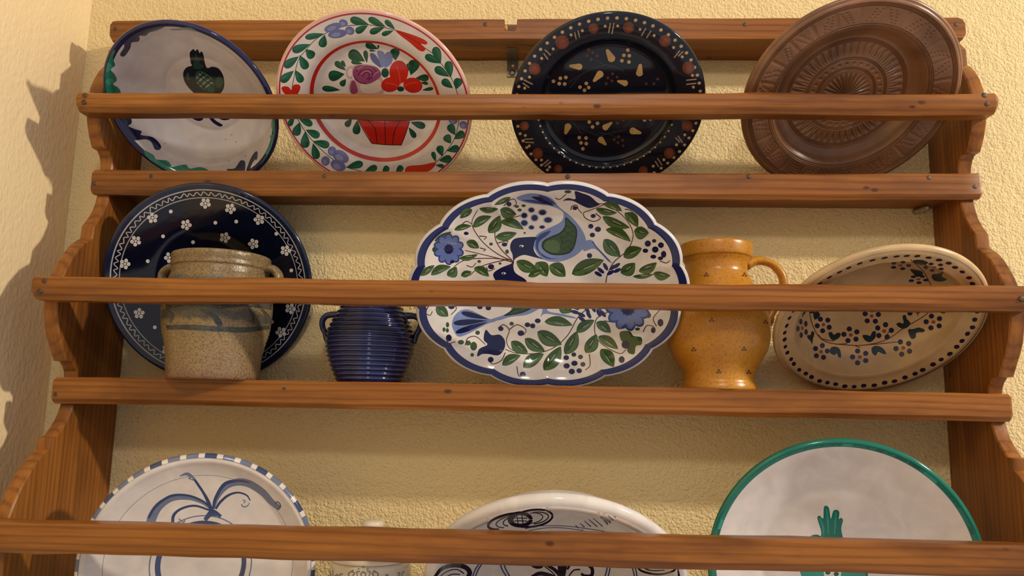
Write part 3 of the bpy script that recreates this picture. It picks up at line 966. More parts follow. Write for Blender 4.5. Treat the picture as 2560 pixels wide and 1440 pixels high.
for q in ((540, 215, 72, 32, -18), (575, 265, 75, 34, -8), (622, 180, 36, 28, 25), (672, 240, 38, 32, 30), (600, 1225, 70, 46, 30), (580, 1295, 62, 42, 25), (533, 1183, 34, 38, 0), (482, 1260, 34, 38, 0),
          (1520, 860, 62, 60, 0), (1482, 942, 36, 32, 0), (1562, 978, 34, 30, 25)):
    d.dot(*q[:4], BL, F_, q[4], 20)
    d.dot(q[0]-q[2]*0.15, q[1]+q[3]*0.2, q[2]*0.5, q[3]*0.5, BL2, F_, q[4], 14)
B_ = 'painted_basket'
d.poly([(480, 880), (620, 835), (900, 820), (1200, 830), (1380, 880), (1330, 916), (1150, 946), (940, 952), (740, 936), (580, 912)], RED, B_)
d.poly([(735, 938), (790, 1030), (845, 1122), (950, 1134), (1076, 1136), (1110, 1045), (1142, 948), (940, 955)], (0.56, 0.020, 0.014), B_, sm=False)
for st in ([(490, 884), (600, 914), (760, 938), (945, 946), (1200, 938), (1330, 914)], [(735, 940), (790, 1040), (842, 1120)], [(842, 1122), (950, 1133), (1076, 1136)], [(1140, 950), (1110, 1045), (1075, 1135)],
           [(815, 945), (868, 1010), (886, 1122)], [(946, 948), (951, 1132)], [(1065, 948), (1020, 1030), (1006, 1132)]):
    d.stroke(st, 6, (0.02, 0.01, 0.01), B_)
d.poly([(820, 885), (880, 870), (1030, 880), (1035, 900), (960, 905), (890, 890)], (0.05, 0.16, 0.09), B_)
L_ = 'painted_bouquet_leaf'
for q in ((688, 928, 640, 990, 58), (730, 940, 722, 1052, 74), (1145, 955, 1262, 992, 66), (1132, 995, 1185, 1078, 52), (792, 482, 665, 408, 104), (806, 495, 792, 395, 44), (775, 500, 682, 482, 42),
          (895, 385, 795, 345, 62), (893, 388, 895, 352, 20), (880, 400, 825, 394, 20), (1030, 475, 1022, 378, 88), (1148, 590, 1185, 470, 104), (1126, 570, 1128, 495, 32), (1185, 612, 1290, 608, 66),
          (1220, 645, 1285, 655, 32), (642, 552, 556, 485, 58), (642, 530, 608, 475, 32), (632, 580, 505, 600, 100), (642, 618, 602, 672, 56), (600, 705, 455, 690, 56), (1235, 706, 1325, 692, 34)):
    d.drop(*q, (0.008, 0.080, 0.045), L_, (0.012, 0.12, 0.075))
R_ = 'painted_rose'
d.poly([(640, 560), (655, 525), (700, 512), (740, 520), (700, 560), (690, 615), (655, 612)], (0.62, 0.44, 0.50), R_)
d.poly([(655, 565), (672, 535), (690, 545), (688, 590), (668, 600)], (0.80, 0.74, 0.72), R_)
d.poly([(672, 650), (700, 620), (900, 600), (930, 640), (930, 740), (800, 790), (690, 740), (664, 690)], (0.62, 0.42, 0.44), R_)
d.poly([(680, 650), (710, 635), (735, 720), (680, 730)], (0.30, 0.07, 0.17), R_)
d.poly([(760, 660), (900, 625), (920, 700), (850, 730), (770, 720)], (0.76, 0.66, 0.58), R_)
d.poly([(695, 560), (720, 515), (800, 505), (880, 525), (915, 570), (912, 600), (860, 640), (800, 660), (740, 645), (705, 610)], (0.30, 0.075, 0.19), R_)
for st, w in (([(720, 560), (760, 525), (830, 520), (880, 560)], 9), ([(735, 590), (770, 548), (830, 545), (850, 590), (815, 630)], 9), ([(770, 600), (790, 570), (822, 575), (818, 610), (800, 620)], 8), ([(700, 590), (740, 640), (800, 655)], 8)):
    d.stroke(st, w, (0.15, 0.02, 0.08), R_)
for st in ([(730, 545), (790, 512), (860, 520)], [(850, 600), (880, 570), (900, 560)], [(760, 580), (800, 556), (840, 570)]):
    d.stroke(st, 6, (0.52, 0.25, 0.36), R_)
V_ = 'painted_red_flower'
for q in ((1055, 565, 74, 92, 0), (990, 662, 74, 58, -12), (1165, 668, 76, 60, 12)):
    d.dot(*q[:4], RED, V_, q[4], 24)
d.stroke([(1070, 680), (1060, 590), (1040, 520)], 5, (0.75, 0.12, 0.06), V_); d.stroke([(1070, 682), (1000, 655), (950, 650)], 5, (0.75, 0.12, 0.06), V_)
d.stroke([(1080, 680), (1150, 650), (1200, 645)], 5, (0.75, 0.12, 0.06), V_)
d.dot(1070, 697, 28, 20, (0.006, 0.06, 0.035), V_)
U_ = 'painted_blue_tulip'
d.poly([(830, 420), (862, 420), (900, 470), (918, 530), (880, 510), (840, 470)], (0.11, 0.14, 0.36), U_)
d.poly([(885, 405), (910, 395), (945, 420), (950, 490), (925, 530), (900, 470)], (0.22, 0.27, 0.54), U_)
d.poly([(950, 420), (985, 405), (1008, 450), (995, 500), (945, 530), (945, 470)], (0.20, 0.25, 0.52), U_)
d.dot(948, 570, 30, 38, (0.010, 0.10, 0.07), U_)
d.build(foot=0.55)

# ---- dark slipware plate with cream dots
d = Dish('dark_slipware_plate', 'near-black glazed plate with cream dots and rust spots', 'plate', (0.1033, -0.006, 0.2070), 0.1225, 48.9, 1.6,
         [(0, -0.016), (0.60, -0.0165), (0.67, -0.0155), (0.715, -0.010), (0.735, -0.0055), (0.76, -0.0045), (0.94, -0.0005), (1, 0)], C3, thick=0.007,
         body=(0.006, 0.010, 0.022), back=(0.008, 0.010, 0.018), mat=GLAZE_DARK)
CR = (0.60, 0.38, 0.17); RU = (0.16, 0.045, 0.022)
for k in range(66): d.rdot(0.972, k*360/66 + 2, 0.0021, CR, 'painted_rim_dot')
for k in range(30): d.rdot(0.742, 180 + k*6.1, 0.0012, (0.50, 0.34, 0.18), 'painted_well_dot', 0.0016)
S_ = 'painted_rust_spot'
for x, y, r in ((825, 222, 40), (1100, 215, 44), (580, 330, 54), (365, 540, 46), (285, 985, 36), (388, 1200, 42), (550, 1322, 32), (1385, 320, 46), (1568, 530, 48), (1560, 985, 42), (1420, 1200, 42), (1215, 1335, 36)):
    d.dot(x, y, r, r, RU, S_, n=18); d.dot(x+4, y+3, r*0.55, r*0.55, (0.22, 0.065, 0.035), S_, n=14)
D_ = 'painted_border_dash'
for x, y in ((917, 205), (1015, 203), (738, 240), (650, 273), (510, 383), (420, 457), (325, 603), (287, 690), (1190, 230), (1300, 278), (1452, 372), (1520, 445), (1600, 590), (1607, 682), (250, 922), (292, 1060), (323, 1142),
             (418, 1252), (482, 1307), (1587, 915), (1540, 1055), (1475, 1133), (1376, 1250), (1293, 1300)):
    d.dot(x, y, 11.5, col=CR, part=D_)
for q in ((958, 180, 944, 258), (986, 180, 970, 266), (678, 252, 690, 306), (704, 238, 716, 292), (445, 388, 490, 432), (436, 418, 470, 466), (280, 625, 350, 660), (272, 650, 322, 686), (1236, 220, 1200, 282), (1276, 240, 1240, 298),
          (1502, 395, 1456, 452), (1528, 402, 1488, 440), (1550, 628, 1632, 620), (1552, 660, 1630, 652), (1560, 880, 1640, 890), (285, 1090, 352, 1086), (290, 1112, 360, 1116), (425, 1290, 476, 1250), (442, 1304, 494, 1265),
          (1486, 1062, 1522, 1118), (1466, 1075, 1500, 1112), (1326, 1238, 1362, 1294), (1308, 1260, 1336, 1306)):
    d.stroke([q[:2], q[2:]], 10, (0.36, 0.27, 0.16), D_)
M_ = 'painted_branch'
for st in ([(630, 645), (760, 565), (900, 512), (980, 520), (1060, 558)], [(640, 900), (650, 960), (720, 1000), (860, 1060), (940, 1045), (1090, 1010)], [(830, 460), (900, 500), (960, 520)], [(660, 940), (700, 1000), (740, 1060)], [(1060, 1000), (1110, 950), (1180, 925)],
           [(860, 1040), (940, 1050), (1010, 1075)], [(640, 690), (680, 640), (720, 600)]):
    d.stroke(st, 6, (0.035, 0.040, 0.050), M_)
for q in ((712, 522, 26, 645, 516, 11), (965, 455, 31, 935, 398, 14), (1185, 570, 28, 1192, 512, 13), (875, 582, 29, 832, 630, 12), (1070, 650, 25, 1020, 636, 10), (625, 992, 27, 608, 1040, 12), (920, 995, 25, 965, 962, 9), (1135, 1025, 28, 1190, 1040, 11),
          (885, 1095, 26, 918, 1128, 10), (1105, 878, 28, 1130, 870, 14)):
    d.blob(*q, (0.56, 0.36, 0.13), M_)
for x, y in ((1094, 392), (1063, 433), (1106, 436), (1048, 475), (1103, 485), (512, 636), (566, 612), (609, 606), (558, 655), (600, 657), (769, 653), (720, 682), (788, 685), (755, 706), (1238, 888), (1282, 893), (1322, 912), (1225, 938), (1271, 931),
             (885, 924), (838, 927), (792, 955), (857, 965), (818, 993), (714, 1077), (767, 1080), (728, 1118), (769, 1124), (742, 1164)):
    d.dot(x, y, 14.5, col=CR, part=M_)
for x, y in ((787, 390), (775, 435), (820, 410), (855, 437), (808, 465), (975, 578), (1010, 603), (938, 610), (970, 632), (925, 655), (1045, 900), (1012, 925), (1062, 938), (1012, 965), (1022, 1070), (988, 1092), (1017, 1117), (1053, 1098), (1057, 1140),
             (545, 900), (580, 913), (500, 935), (545, 932), (750, 905), (708, 912), (1238, 655), (1298, 655), (1328, 618)):
    d.dot(x, y, 11.5, col=(0.13, 0.05, 0.03), part=M_)
d.build(foot=0.6)

# ---- carved wooden plate (turned rings and chip carving are relief)
def carved_plate():
    d = Dish('carved_wooden_plate', 'dark brown wooden plate with chip-carved rings and a centre rosette', 'plate', (0.401, -0.008, 0.2078), 0.1314, 49.1, 0.3,
             [(0, -0.0185), (0.28, -0.0195), (0.55, -0.0205), (0.60, -0.0200), (0.66, -0.0150), (0.72, -0.0060), (0.755, -0.0028), (0.80, -0.0030), (0.92, -0.0012), (0.97, 0.0), (0.99, -0.0008), (1, -0.003)], C4, thick=0.009)
    qs = np.unique(np.r_[np.linspace(0.004, 1, 150), np.concatenate([np.linspace(c-0.009, c+0.009, 9) for c in GRV])])
    na = 540
    th = np.linspace(0, 2*np.pi, na, endpoint=False)
    Q, TH = np.meshgrid(qs, th, indexing='ij')
    H = hermite(d.ps, d.ph, Q.ravel()).reshape(Q.shape)
    for c in GRV:
        k = np.exp(-((Q-c)/0.0042)**2)
        H -= 0.0017*k
    # leaf-shaped chip-carved band
    n1 = 46
    ph = (TH*n1/(2*np.pi)) % 1.0
    x = (Q-0.40)/0.14
    inb = (x > 0) & (x < 1)
    ridge = np.abs(ph-0.5)*2
    env = np.sin(np.pi*np.clip(x, 0, 1))**0.6
    chip = np.clip(1-ridge/np.maximum(0.15+0.8*np.clip(x, 0, 1), 0.01), 0, 1)*env
    chip2 = np.clip(1-np.abs(ridge-1)/np.maximum(0.5*(1-np.clip(x, 0, 1)), 0.01), 0, 1)*env
    H -= np.where(inb, 0.0030*chip + 0.0016*chip2, 0)
    # ring of small notches
    n2 = 30
    p2 = (TH*n2/(2*np.pi)) % 1.0 - 0.5
    k = np.clip(1-np.hypot(p2*2*np.pi*0.325/n2/0.020, (Q-0.325)/0.020), 0, 1)
    H -= 0.0020*k
    # fan rosette
    n3 = 28
    k = np.abs(((TH*n3/(2*np.pi)) % 1.0)-0.5)*2
    m = (Q < 0.235) & (Q > 0.02)
    fade = np.clip((0.235-Q)/0.04, 0, 1)
    H += np.where(m, 0.0024*(0.5-k)*fade*np.clip(Q/0.1, 0, 1), 0)
    # scored panels and punched notches on the broad rim
    n4 = 26
    p4 = (TH*n4/(2*np.pi)) % 1.0
    m = (Q > 0.77) & (Q < 0.925)
    wid = 0.0009/(2*np.pi*0.85*0.1317/n4)
    for c in (0.06, 0.13):
        k = np.exp(-((p4-c)/wid)**2)*m
        H -= 0.0010*k
    rnd = np.random.RandomState(4)
    for sec in range(n4):
        for i in range(5):
            qc = 0.785 + 0.028*i
            for j in (0, 1):
                pc = 0.38 + 0.07*i*(1 if sec % 2 else -1) + 0.25*j + rnd.normal(0, 0.02)
                a0 = (sec + pc + (0.12 if sec % 2 == 0 else 0))/n4*2*np.pi
                dt = (TH-a0+np.pi) % (2*np.pi)-np.pi
                k = np.clip(1-np.hypot(dt*0.85/0.013, (Q-qc)/0.010), 0, 1)
                H -= 0.0020*k
    xy = np.stack([d.a*Q*np.cos(TH), d.b*Q*np.sin(TH)], -1).reshape(-1, 2)
    W = d.world(xy, H.ravel())
    nq = len(qs)
    i, j = np.meshgrid(np.arange(nq-1), np.arange(na), indexing='ij')
    j2 = (j+1) % na
    Fq = np.stack([i*na+j, (i+1)*na+j, (i+1)*na+j2, i*na+j2], -1).reshape(-1, 4)
    base = np.array((0.225, 0.106, 0.050))
    c = np.tile(base, (Q.size, 1))
    qcen = Q[:-1].reshape(-1)
    def part(name, lo, hi):
        f = Fq[(qcen >= lo) & (qcen < hi)]
        used, inv = np.unique(f.ravel(), return_inverse=True)
        return make(name, W[used], inv.reshape(-1, 4), CARVED, d.root, True, c[f.ravel()])
    part('carved_rosette', 0, 0.27); part('chip_carved_band', 0.27, 0.565); part('hollow', 0.565, 0.745); part('carved_rim', 0.745, 2)
    nb = 200
    bound = d.ring_xy(1.0, nb); nrm = bound/np.linalg.norm(bound, axis=1)[:, None]
    rings = [d.world(bound + nrm*(math.sin(a)*0.0035), np.full(nb, -0.0065 + 0.0035*math.cos(a))) for a in np.linspace(0, np.pi, 8)]
    V, Fc = loft(rings, caps=False)
    colored('rim_edge', V, [f[::-1] for f in Fc], CARVED, d.root, base)
    rings = [d.world(d.ring_xy(q, nb), np.full(nb, h)) for q, h in ((1, -0.010), (0.9, -0.0125), (0.7, -0.022), (0.62, -0.028), (0.3, -0.029), (0.01, -0.029))]
    V, Fc = loft(rings, caps=False)
    colored('underside', V, [f[::-1] for f in Fc], CARVED, d.root, base)
GRV = (0.268, 0.283, 0.368, 0.384, 0.546, 0.560, 0.574, 0.732, 0.748, 0.764, 0.934, 0.948, 0.962)
CARVED = glaze_material('waxed_carved_walnut', 0.30, 0.22, 22, 0.5, 0.05, 140)
carved_plate()
# ================================================================== middle row
# ---- dark blue plate with white flowers
d = Dish('white_flower_plate', 'midnight-blue plate dotted with small white flowers, behind the stoneware crock', 'plate', (-0.4116, -0.009, -0.0615), 0.1325, 18.9, 8.5,
         [(0, -0.0370), (0.18, -0.0368), (0.32, -0.0330), (0.45, -0.0225), (0.57, -0.0135), (0.75, -0.0080), (0.92, -0.0032), (1, 0)], C5, thick=0.006, body=(0.0025, 0.004, 0.014), rim=(0.012, 0.018, 0.045), back=(0.01, 0.014, 0.03), mat=GLAZE_DARK)
WH = (0.62, 0.58, 0.55); WL = (0.40, 0.39, 0.40)
d.ring(0.958, 1.0, (0.010, 0.016, 0.042), 'painted_rim_band')
P_ = 'painted_zigzag_border'
d.ring(0.945, 0.957, WL, P_); d.ring(0.868, 0.877, (0.34, 0.33, 0.34), P_)
nz = 84
rnd = np.random.RandomState(2)
seq = [(0.911 + (0.016 if i % 2 else -0.016) + rnd.normal(0, 0.0025), i*360/(2*nz) + rnd.normal(0, 0.35)) for i in range(2*nz)] 
seq = seq + seq[:1]; seq[-1] = (seq[0][0], seq[0][1]+360)
qa = catmull(np.array(seq), len(seq)*4)
for k in range(0, len(qa)-1, 40): d.rstroke(qa[k:k+42], 0.0013, WL, P_)
for fi, (cx, cy) in enumerate( ((1193, 205), (1338, 236), (886, 290), (1081, 330), (1505, 300), (788, 424), (1306, 404), (1472, 441), (725, 557), (985, 520), (1659, 479), (1686, 817), (1632, 953), (808, 845), (972, 1056), (1180, 560), (1420, 650), (1090, 760), (760, 690), (1300, 1090))):
    F_ = 'painted_flower#%d' % fi
    a0 = random.uniform(0, 70)
    for k in range(5):
        a = math.radians(a0 + 72*k); d.dot(cx + 21.5*math.cos(a), cy + 20.5*math.sin(a), 11.2, 11.6, WH, F_, n=10)
    d.dot(cx, cy, 8.0, 7.6, WH, F_, n=9)
    for k in range(5):
        a = math.radians(a0 + 72*k); d.dot(cx + 22*math.cos(a), cy + 21*math.sin(a), 2.2, 2.2, (0.08, 0.08, 0.10), F_, n=5)
for x, y in ((992, 253), (1251, 318), (1372, 311), (947, 397), (1605, 382), (1121, 431), (858, 541), (1692, 595), (899, 925), (1580, 894)):
    d.dot(x, y, 11, col=WH, part='painted_dot')
d.build(foot=0.62, fh=0.0025)

# ---- salt-glazed crock
STONE, nt, b = new_mat('salt_glazed_stoneware')
tc = N(nt, 'ShaderNodeTexCoord'); sep = N(nt, 'ShaderNodeSeparateXYZ'); nt.links.new(tc.outputs['Object'], sep.inputs[0])
n1 = N(nt, 'ShaderNodeTexNoise'); n1.inputs['Scale'].default_value = 28; n1.inputs['Detail'].default_value = 5; nt.links.new(tc.outputs['Object'], n1.inputs['Vector'])
n2 = N(nt, 'ShaderNodeTexNoise'); n2.inputs['Scale'].default_value = 520; n2.inputs['Detail'].default_value = 2; nt.links.new(tc.outputs['Object'], n2.inputs['Vector'])
hz = N(nt, 'ShaderNodeMath', operation='MULTIPLY_ADD'); hz.inputs[1].default_value = 1/0.160
nt.links.new(sep.outputs['Z'], hz.inputs[0])
wob = N(nt, 'ShaderNodeMath', operation='MULTIPLY_ADD'); wob.inputs[1].default_value = 0.16; wob.inputs[2].default_value = -0.08
nt.links.new(n1.outputs['Fac'], wob.inputs[0]); nt.links.new(wob.outputs[0], hz.inputs[2])
tan, tan2, bl = (0.26, 0.185, 0.092), (0.21, 0.148, 0.072), (0.085, 0.078, 0.058)
cr = ramp(nt, [(0.0, (0.20, 0.105, 0.062)), (0.10, (0.235, 0.155, 0.085)), (0.30, tan), (0.425, tan2), (0.445, bl), (0.50, bl), (0.525, tan2), (0.63, (0.20, 0.145, 0.075)), (0.665, bl), (0.73, (0.075, 0.076, 0.070)), (0.77, tan2), (1.0, (0.21, 0.15, 0.075))])
nt.links.new(hz.outputs[0], cr.inputs[0])
sp = ramp(nt, [(0.36, (0.62, 0.58, 0.50)), (0.56, (1.12, 1.1, 1.06))]); nt.links.new(n2.outputs['Fac'], sp.inputs[0])
nt.links.new(mix(nt, 'MULTIPLY', 1.0, cr.outputs[0], sp.outputs[0]), b.inputs['Base Color'])
b.inputs['Roughness'].default_value = 0.26
bp = N(nt, 'ShaderNodeBump'); bp.inputs['Strength'].default_value = 0.35; bp.inputs['Distance'].default_value = 0.0012
nt.links.new(n2.outputs['Fac'], bp.inputs['Height']); nt.links.new(bp.outputs[0], b.inputs['Normal'])

KC = (-0.3810, -0.0868, ZS2)
crock = empty('stoneware_crock', KC, 'tan and grey salt-glazed stoneware crock with blue-grey bands and lug handles', 'crock')
kp = smooth_prof([(0.0, 0.0005), (0.050, 0.0), (0.0540, 0.003), (0.0548, 0.012), (0.0562, 0.030), (0.0590, 0.046), (0.0625, 0.058), (0.0645, 0.072), (0.0654, 0.086), (0.0650, 0.098), (0.0632, 0.112), (0.0602, 0.124), (0.0580, 0.131), (0.0575, 0.138)], 90)
rib = [(r + 0.0005*math.sin((z-0.046)*2*math.pi/0.0042) if 0.046 < z < 0.062 else r + (0.0004*math.sin(z*2*math.pi/0.0035) if 0.126 < z < 0.140 else 0), z) for r, z in kp]
V, Fc = lathe(rib, KC, 128); kb = make('body', V, Fc, STONE, crock)
V, Fc = lathe(smooth_prof([(0.0572, 0.1375), (0.0590, 0.1400), (0.0588, 0.1445), (0.0594, 0.1480), (0.0597, 0.1515), (0.0592, 0.1545), (0.0578, 0.1555), (0.0565, 0.1535), (0.0545, 0.146), (0.0535, 0.130)], 50), KC, 128); make('rim', V, Fc, STONE, crock)
V, Fc = lathe([(0.0536, 0.131), (0.058, 0.11), (0.062, 0.09), (0.058, 0.05), (0.050, 0.012), (0.0, 0.009)], KC, 96); make('inside', V, [f[::-1] for f in Fc], STONE, crock)
for s_ in (-1, 1):
    cx, cy, cz = KC
    P = [(cx + s_*0.0550, cy, cz + 0.1400), (cx + s_*0.0655, cy, cz + 0.1405), (cx + s_*0.0735, cy, cz + 0.1330), (cx + s_*0.0735, cy, cz + 0.1220), (cx + s_*0.0690, cy, cz + 0.1120), (cx + s_*0.0640, cy, cz + 0.1060)]
    V, Fc = tube(P, [0.0050, 0.0055, 0.0055, 0.0055, 0.006, 0.006], flat=1.7, n=16); make('lug_handle', V, Fc, STONE, crock)

SALT = glaze_material('blue_grey_brushwork', 0.26, 0.35, 120, 0.5, 0.3, 520)
for P, w, c in (([(962, 800), (1050, 782), (1150, 790), (1280, 800), (1420, 790), (1578, 800)], [60, 46, 30, 36, 30, 48], (0.060, 0.058, 0.046)), ([(966, 925), (1100, 925), (1260, 935), (1420, 940), (1565, 925)], [26, 30, 34, 30, 24], (0.050, 0.054, 0.052)),
                ([(1440, 815), (1468, 850), (1472, 895)], [6, 16, 10], (0.05, 0.05, 0.045)), ([(985, 830), (1000, 860), (990, 900)], [10, 20, 10], (0.06, 0.06, 0.055)), ([(1520, 820), (1550, 860), (1545, 905)], [10, 24, 12], (0.055, 0.055, 0.05))):
    on_pot(crock, [kb], C5, [(brush(P, w), c)], SALT, 'painted_brushstroke', 0.0003, 8)
on_pot(crock, [kb], C5, [(catmull([(1165, 822), (1215, 832), (1262, 858), (1290, 900), (1278, 922), (1255, 905), (1230, 868), (1190, 842)], 32, True), (0.038, 0.046, 0.052))], SALT, 'painted_brushstroke', 0.0004, 8)

# ---- ribbed blue vase
RIBBED = glaze_material('deep_blue_glaze', 0.13, 0.25, 30, 0.5)
VC = (-0.1925, -0.062, ZS2)
vase = empty('ribbed_vase', VC, 'squat cobalt-blue ribbed vase with two ear handles', 'vase')
vp = smooth_prof([(0.0, 0.001), (0.036, 0.0), (0.0392, 0.003), (0.0440, 0.012), (0.0492, 0.024), (0.0535, 0.038), (0.0555, 0.050), (0.0545, 0.062), (0.0510, 0.073), (0.0458, 0.084), (0.0400, 0.095), (0.0345, 0.104), (0.0300, 0.110), (0.0295, 0.114), (0.0325, 0.1185)], 260)
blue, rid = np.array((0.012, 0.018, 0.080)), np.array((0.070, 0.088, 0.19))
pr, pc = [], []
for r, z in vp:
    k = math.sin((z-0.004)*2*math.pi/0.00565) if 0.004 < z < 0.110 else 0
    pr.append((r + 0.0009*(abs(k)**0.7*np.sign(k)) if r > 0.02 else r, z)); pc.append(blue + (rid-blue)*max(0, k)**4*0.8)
V, Fc = lathe(pr, VC, 112)
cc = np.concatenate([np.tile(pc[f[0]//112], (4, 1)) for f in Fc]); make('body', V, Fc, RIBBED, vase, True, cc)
V, Fc = lathe([(0.0325, 0.1185), (0.0330, 0.1195), (0.0318, 0.1200), (0.0285, 0.115), (0.029, 0.109), (0.04, 0.088), (0.048, 0.06), (0.03, 0.006), (0.0, 0.005)], VC, 96); colored('mouth', V, Fc, RIBBED, vase, blue)
for s_ in (-1, 1):
    cx, cy, cz = VC
    P = [(cx + s_*a, cy, cz + z) for a, z in ((0.0405, 0.0865), (0.0500, 0.0870), (0.0585, 0.0850), (0.0630, 0.0785), (0.0620, 0.0700), (0.0585, 0.0640), (0.0568, 0.0570), (0.0552, 0.0520))]
    V, Fc = tube(P, [0.0050, 0.0042, 0.0038, 0.0036, 0.0036, 0.0036, 0.0034, 0.0030], flat=1.5, n=16); colored('handle', V, Fc, RIBBED, vase, (0.020, 0.026, 0.085))

# ---- mustard jug
JUGM, nt, b = new_mat('speckled_mustard_glaze')
tc = N(nt, 'ShaderNodeTexCoord')
n1 = N(nt, 'ShaderNodeTexNoise'); n1.inputs['Scale'].default_value = 16; n1.inputs['Detail'].default_value = 5; nt.links.new(tc.outputs['Object'], n1.inputs['Vector'])
n2 = N(nt, 'ShaderNodeTexNoise'); n2.inputs['Scale'].default_value = 420; n2.inputs['Detail'].default_value = 2; nt.links.new(tc.outputs['Object'], n2.inputs['Vector'])
cr = ramp(nt, [(0.35, (0.43, 0.172, 0.014)), (0.65, (0.52, 0.235, 0.024))]); nt.links.new(n1.outputs['Fac'], cr.inputs[0])
sp = ramp(nt, [(0.34, (0.55, 0.45, 0.38)), (0.50, (1, 1, 1))]); nt.links.new(n2.outputs['Fac'], sp.inputs[0])
nt.links.new(mix(nt, 'MULTIPLY', 0.55, cr.outputs[0], sp.outputs[0]), b.inputs['Base Color'])
b.inputs['Roughness'].default_value = 0.30
bp = N(nt, 'ShaderNodeBump'); bp.inputs['Strength'].default_value = 0.08; bp.inputs['Distance'].default_value = 0.001
nt.links.new(n2.outputs['Fac'], bp.inputs['Height']); nt.links.new(bp.outputs[0], b.inputs['Normal'])
JC = (0.2425, -0.0645, ZS2)
jug = empty('mustard_jug', JC, 'mustard-yellow glazed jug with loop handle and tiny brown dots', 'jug')
jp = smooth_prof([(0.0, 0.001), (0.0430, 0.0), (0.0446, 0.0015), (0.0440, 0.006), (0.0420, 0.012), (0.0424, 0.018), (0.0462, 0.027), (0.0540, 0.040), (0.0600, 0.053), (0.0627, 0.068), (0.0628, 0.082), (0.0605, 0.098), (0.0555, 0.112), (0.0480, 0.126), (0.0405, 0.139), (0.0375, 0.148), (0.0382, 0.156), (0.0418, 0.1635)], 110)
V, Fc = lathe(jp, JC, 128); jb = make('body', V, Fc, JUGM, jug)
V, Fc = lathe(smooth_prof([(0.0416, 0.1632), (0.0438, 0.1650), (0.0446, 0.1700), (0.0449, 0.1770), (0.0446, 0.1805), (0.0432, 0.1818), (0.0415, 0.1800), (0.0405, 0.165), (0.036, 0.150)], 50), JC, 128); make('collar', V, Fc, JUGM, jug)
V, Fc = lathe([(0.0362, 0.151), (0.0375, 0.14), (0.055, 0.105), (0.06, 0.07), (0.04, 0.012), (0, 0.008)], JC, 96); make('inside', V, [f[::-1] for f in Fc], JUGM, jug)
cx, cy, cz = JC
V, Fc = tube([(cx + a, cy, cz + z) for a, z in ((0.0365, 0.1570), (0.0480, 0.1620), (0.0600, 0.1618), (0.0725, 0.1560), (0.0815, 0.1430), (0.0825, 0.1260), (0.0760, 0.1110), (0.0670, 0.0980), (0.0605, 0.0860))],
             [0.0075, 0.0060, 0.0052, 0.0050, 0.0050, 0.0050, 0.0052, 0.0055, 0.006], flat=1.5, n=18); make('handle', V, Fc, JUGM, jug)
V, Fc = tube([(cx + a, cy, cz + z) for a, z in ((0.0640, 0.0960), (0.0655, 0.0880), (0.0650, 0.0800))], [0.0055, 0.0045, 0.0018], flat=1.3, n=14); make('handle_tail', V, Fc, JUGM, jug)
for x, y in ((350, 352), (615, 352), (388, 668), (762, 680), (262, 872), (612, 868), (436, 1025), (645, 1030)):
    on_pot(jug, [jb], C8, [(ell(x+dx, y+dy, 8.2, 7.2, n=9), (0.13, 0.042, 0.02)) for dx, dy in ((-10, 7), (10, 7), (0, -8))], GLAZE_SOFT, 'painted_dots', 0.0002, 5)

# ---- beige bowl with a dotted rim
d = Dish('dotted_rim_bowl', 'beige earthenware bowl with navy-dotted rim and painted floral garland', 'bowl', (0.4236, -0.008, -0.0613), 0.1212, 50.6, 0.2,
         [(0, -0.043), (0.35, -0.043), (0.50, -0.040), (0.62, -0.034), (0.72, -0.024), (0.775, -0.0145), (0.80, -0.0080), (0.82, -0.0055), (0.85, -0.0048), (0.97, 0.0), (1, -0.0012)], C8, thick=0.009,
         body=(0.61, 0.415, 0.215), rim=(0.62, 0.44, 0.235), back=(0.50, 0.33, 0.18), mat=GLAZE_SOFT)
NK = (0.010, 0.014, 0.040); TL = (0.014, 0.030, 0.038)
for k in range(56): d.rdot(0.924 + random.uniform(-0.006, 0.006), k*360/56 + 1 + random.uniform(-0.7, 0.7), random.uniform(0.0023, 0.0028), NK, 'painted_rim_dot', random.uniform(0.0031, 0.0037))
G_ = 'painted_garland'; BRN = (0.11, 0.045, 0.03)
for st in ([(1065, 600), (1085, 690), (1130, 780), (1205, 826), (1340, 842), (1450, 842), (1600, 806), (1730, 720), (1850, 650), (1945, 575)], [(1770, 248), (1850, 318), (1895, 390), (1930, 470)], [(1450, 842), (1540, 835), (1680, 820)],
           [(1130, 770), (1160, 800), (1240, 815)], [(1590, 800), (1620, 750)], [(1380, 845), (1420, 860)], [(1820, 640), (1820, 590)], [(1880, 320), (1880, 280)], [(1250, 838), (1330, 832)]):
    d.stroke(st, 6.5, BRN, G_)
for fi, (cx, cy, sx, sy) in enumerate(((1165, 700, 1, 1), (1018, 725, 0.7, 1.15), (1355, 772, 1.1, 1.0), (1587, 745, 1.15, 1.05), (1720, 862, 1.15, 1.05), (1148, 888, 1, 1.0), (1418, 925, 1.15, 1.0), (1930, 682, 1.15, 1.0), (1783, 585, 1.1, 0.9), (1700, 288, 1.3, 0.55), (1935, 300, 1.3, 0.55), (1825, 385, 1.2, 0.55), (1110, 585, 0.8, 0.9), (1500, 640, 1.1, 1))):
    a0 = random.uniform(0, 72)
    for k in range(5):
        a = math.radians(a0 + 72*k); d.dot(cx + 44*sx*math.cos(a), cy + 43*sy*math.sin(a), 18*min(sx, 1.05), 18*sy, (0.016, 0.022, 0.062), 'painted_flower#%d' % fi, n=12)
    d.dot(cx, cy, 13*sx, 13*sy, (0.30, 0.085, 0.055), 'painted_flower#%d' % fi, n=10)
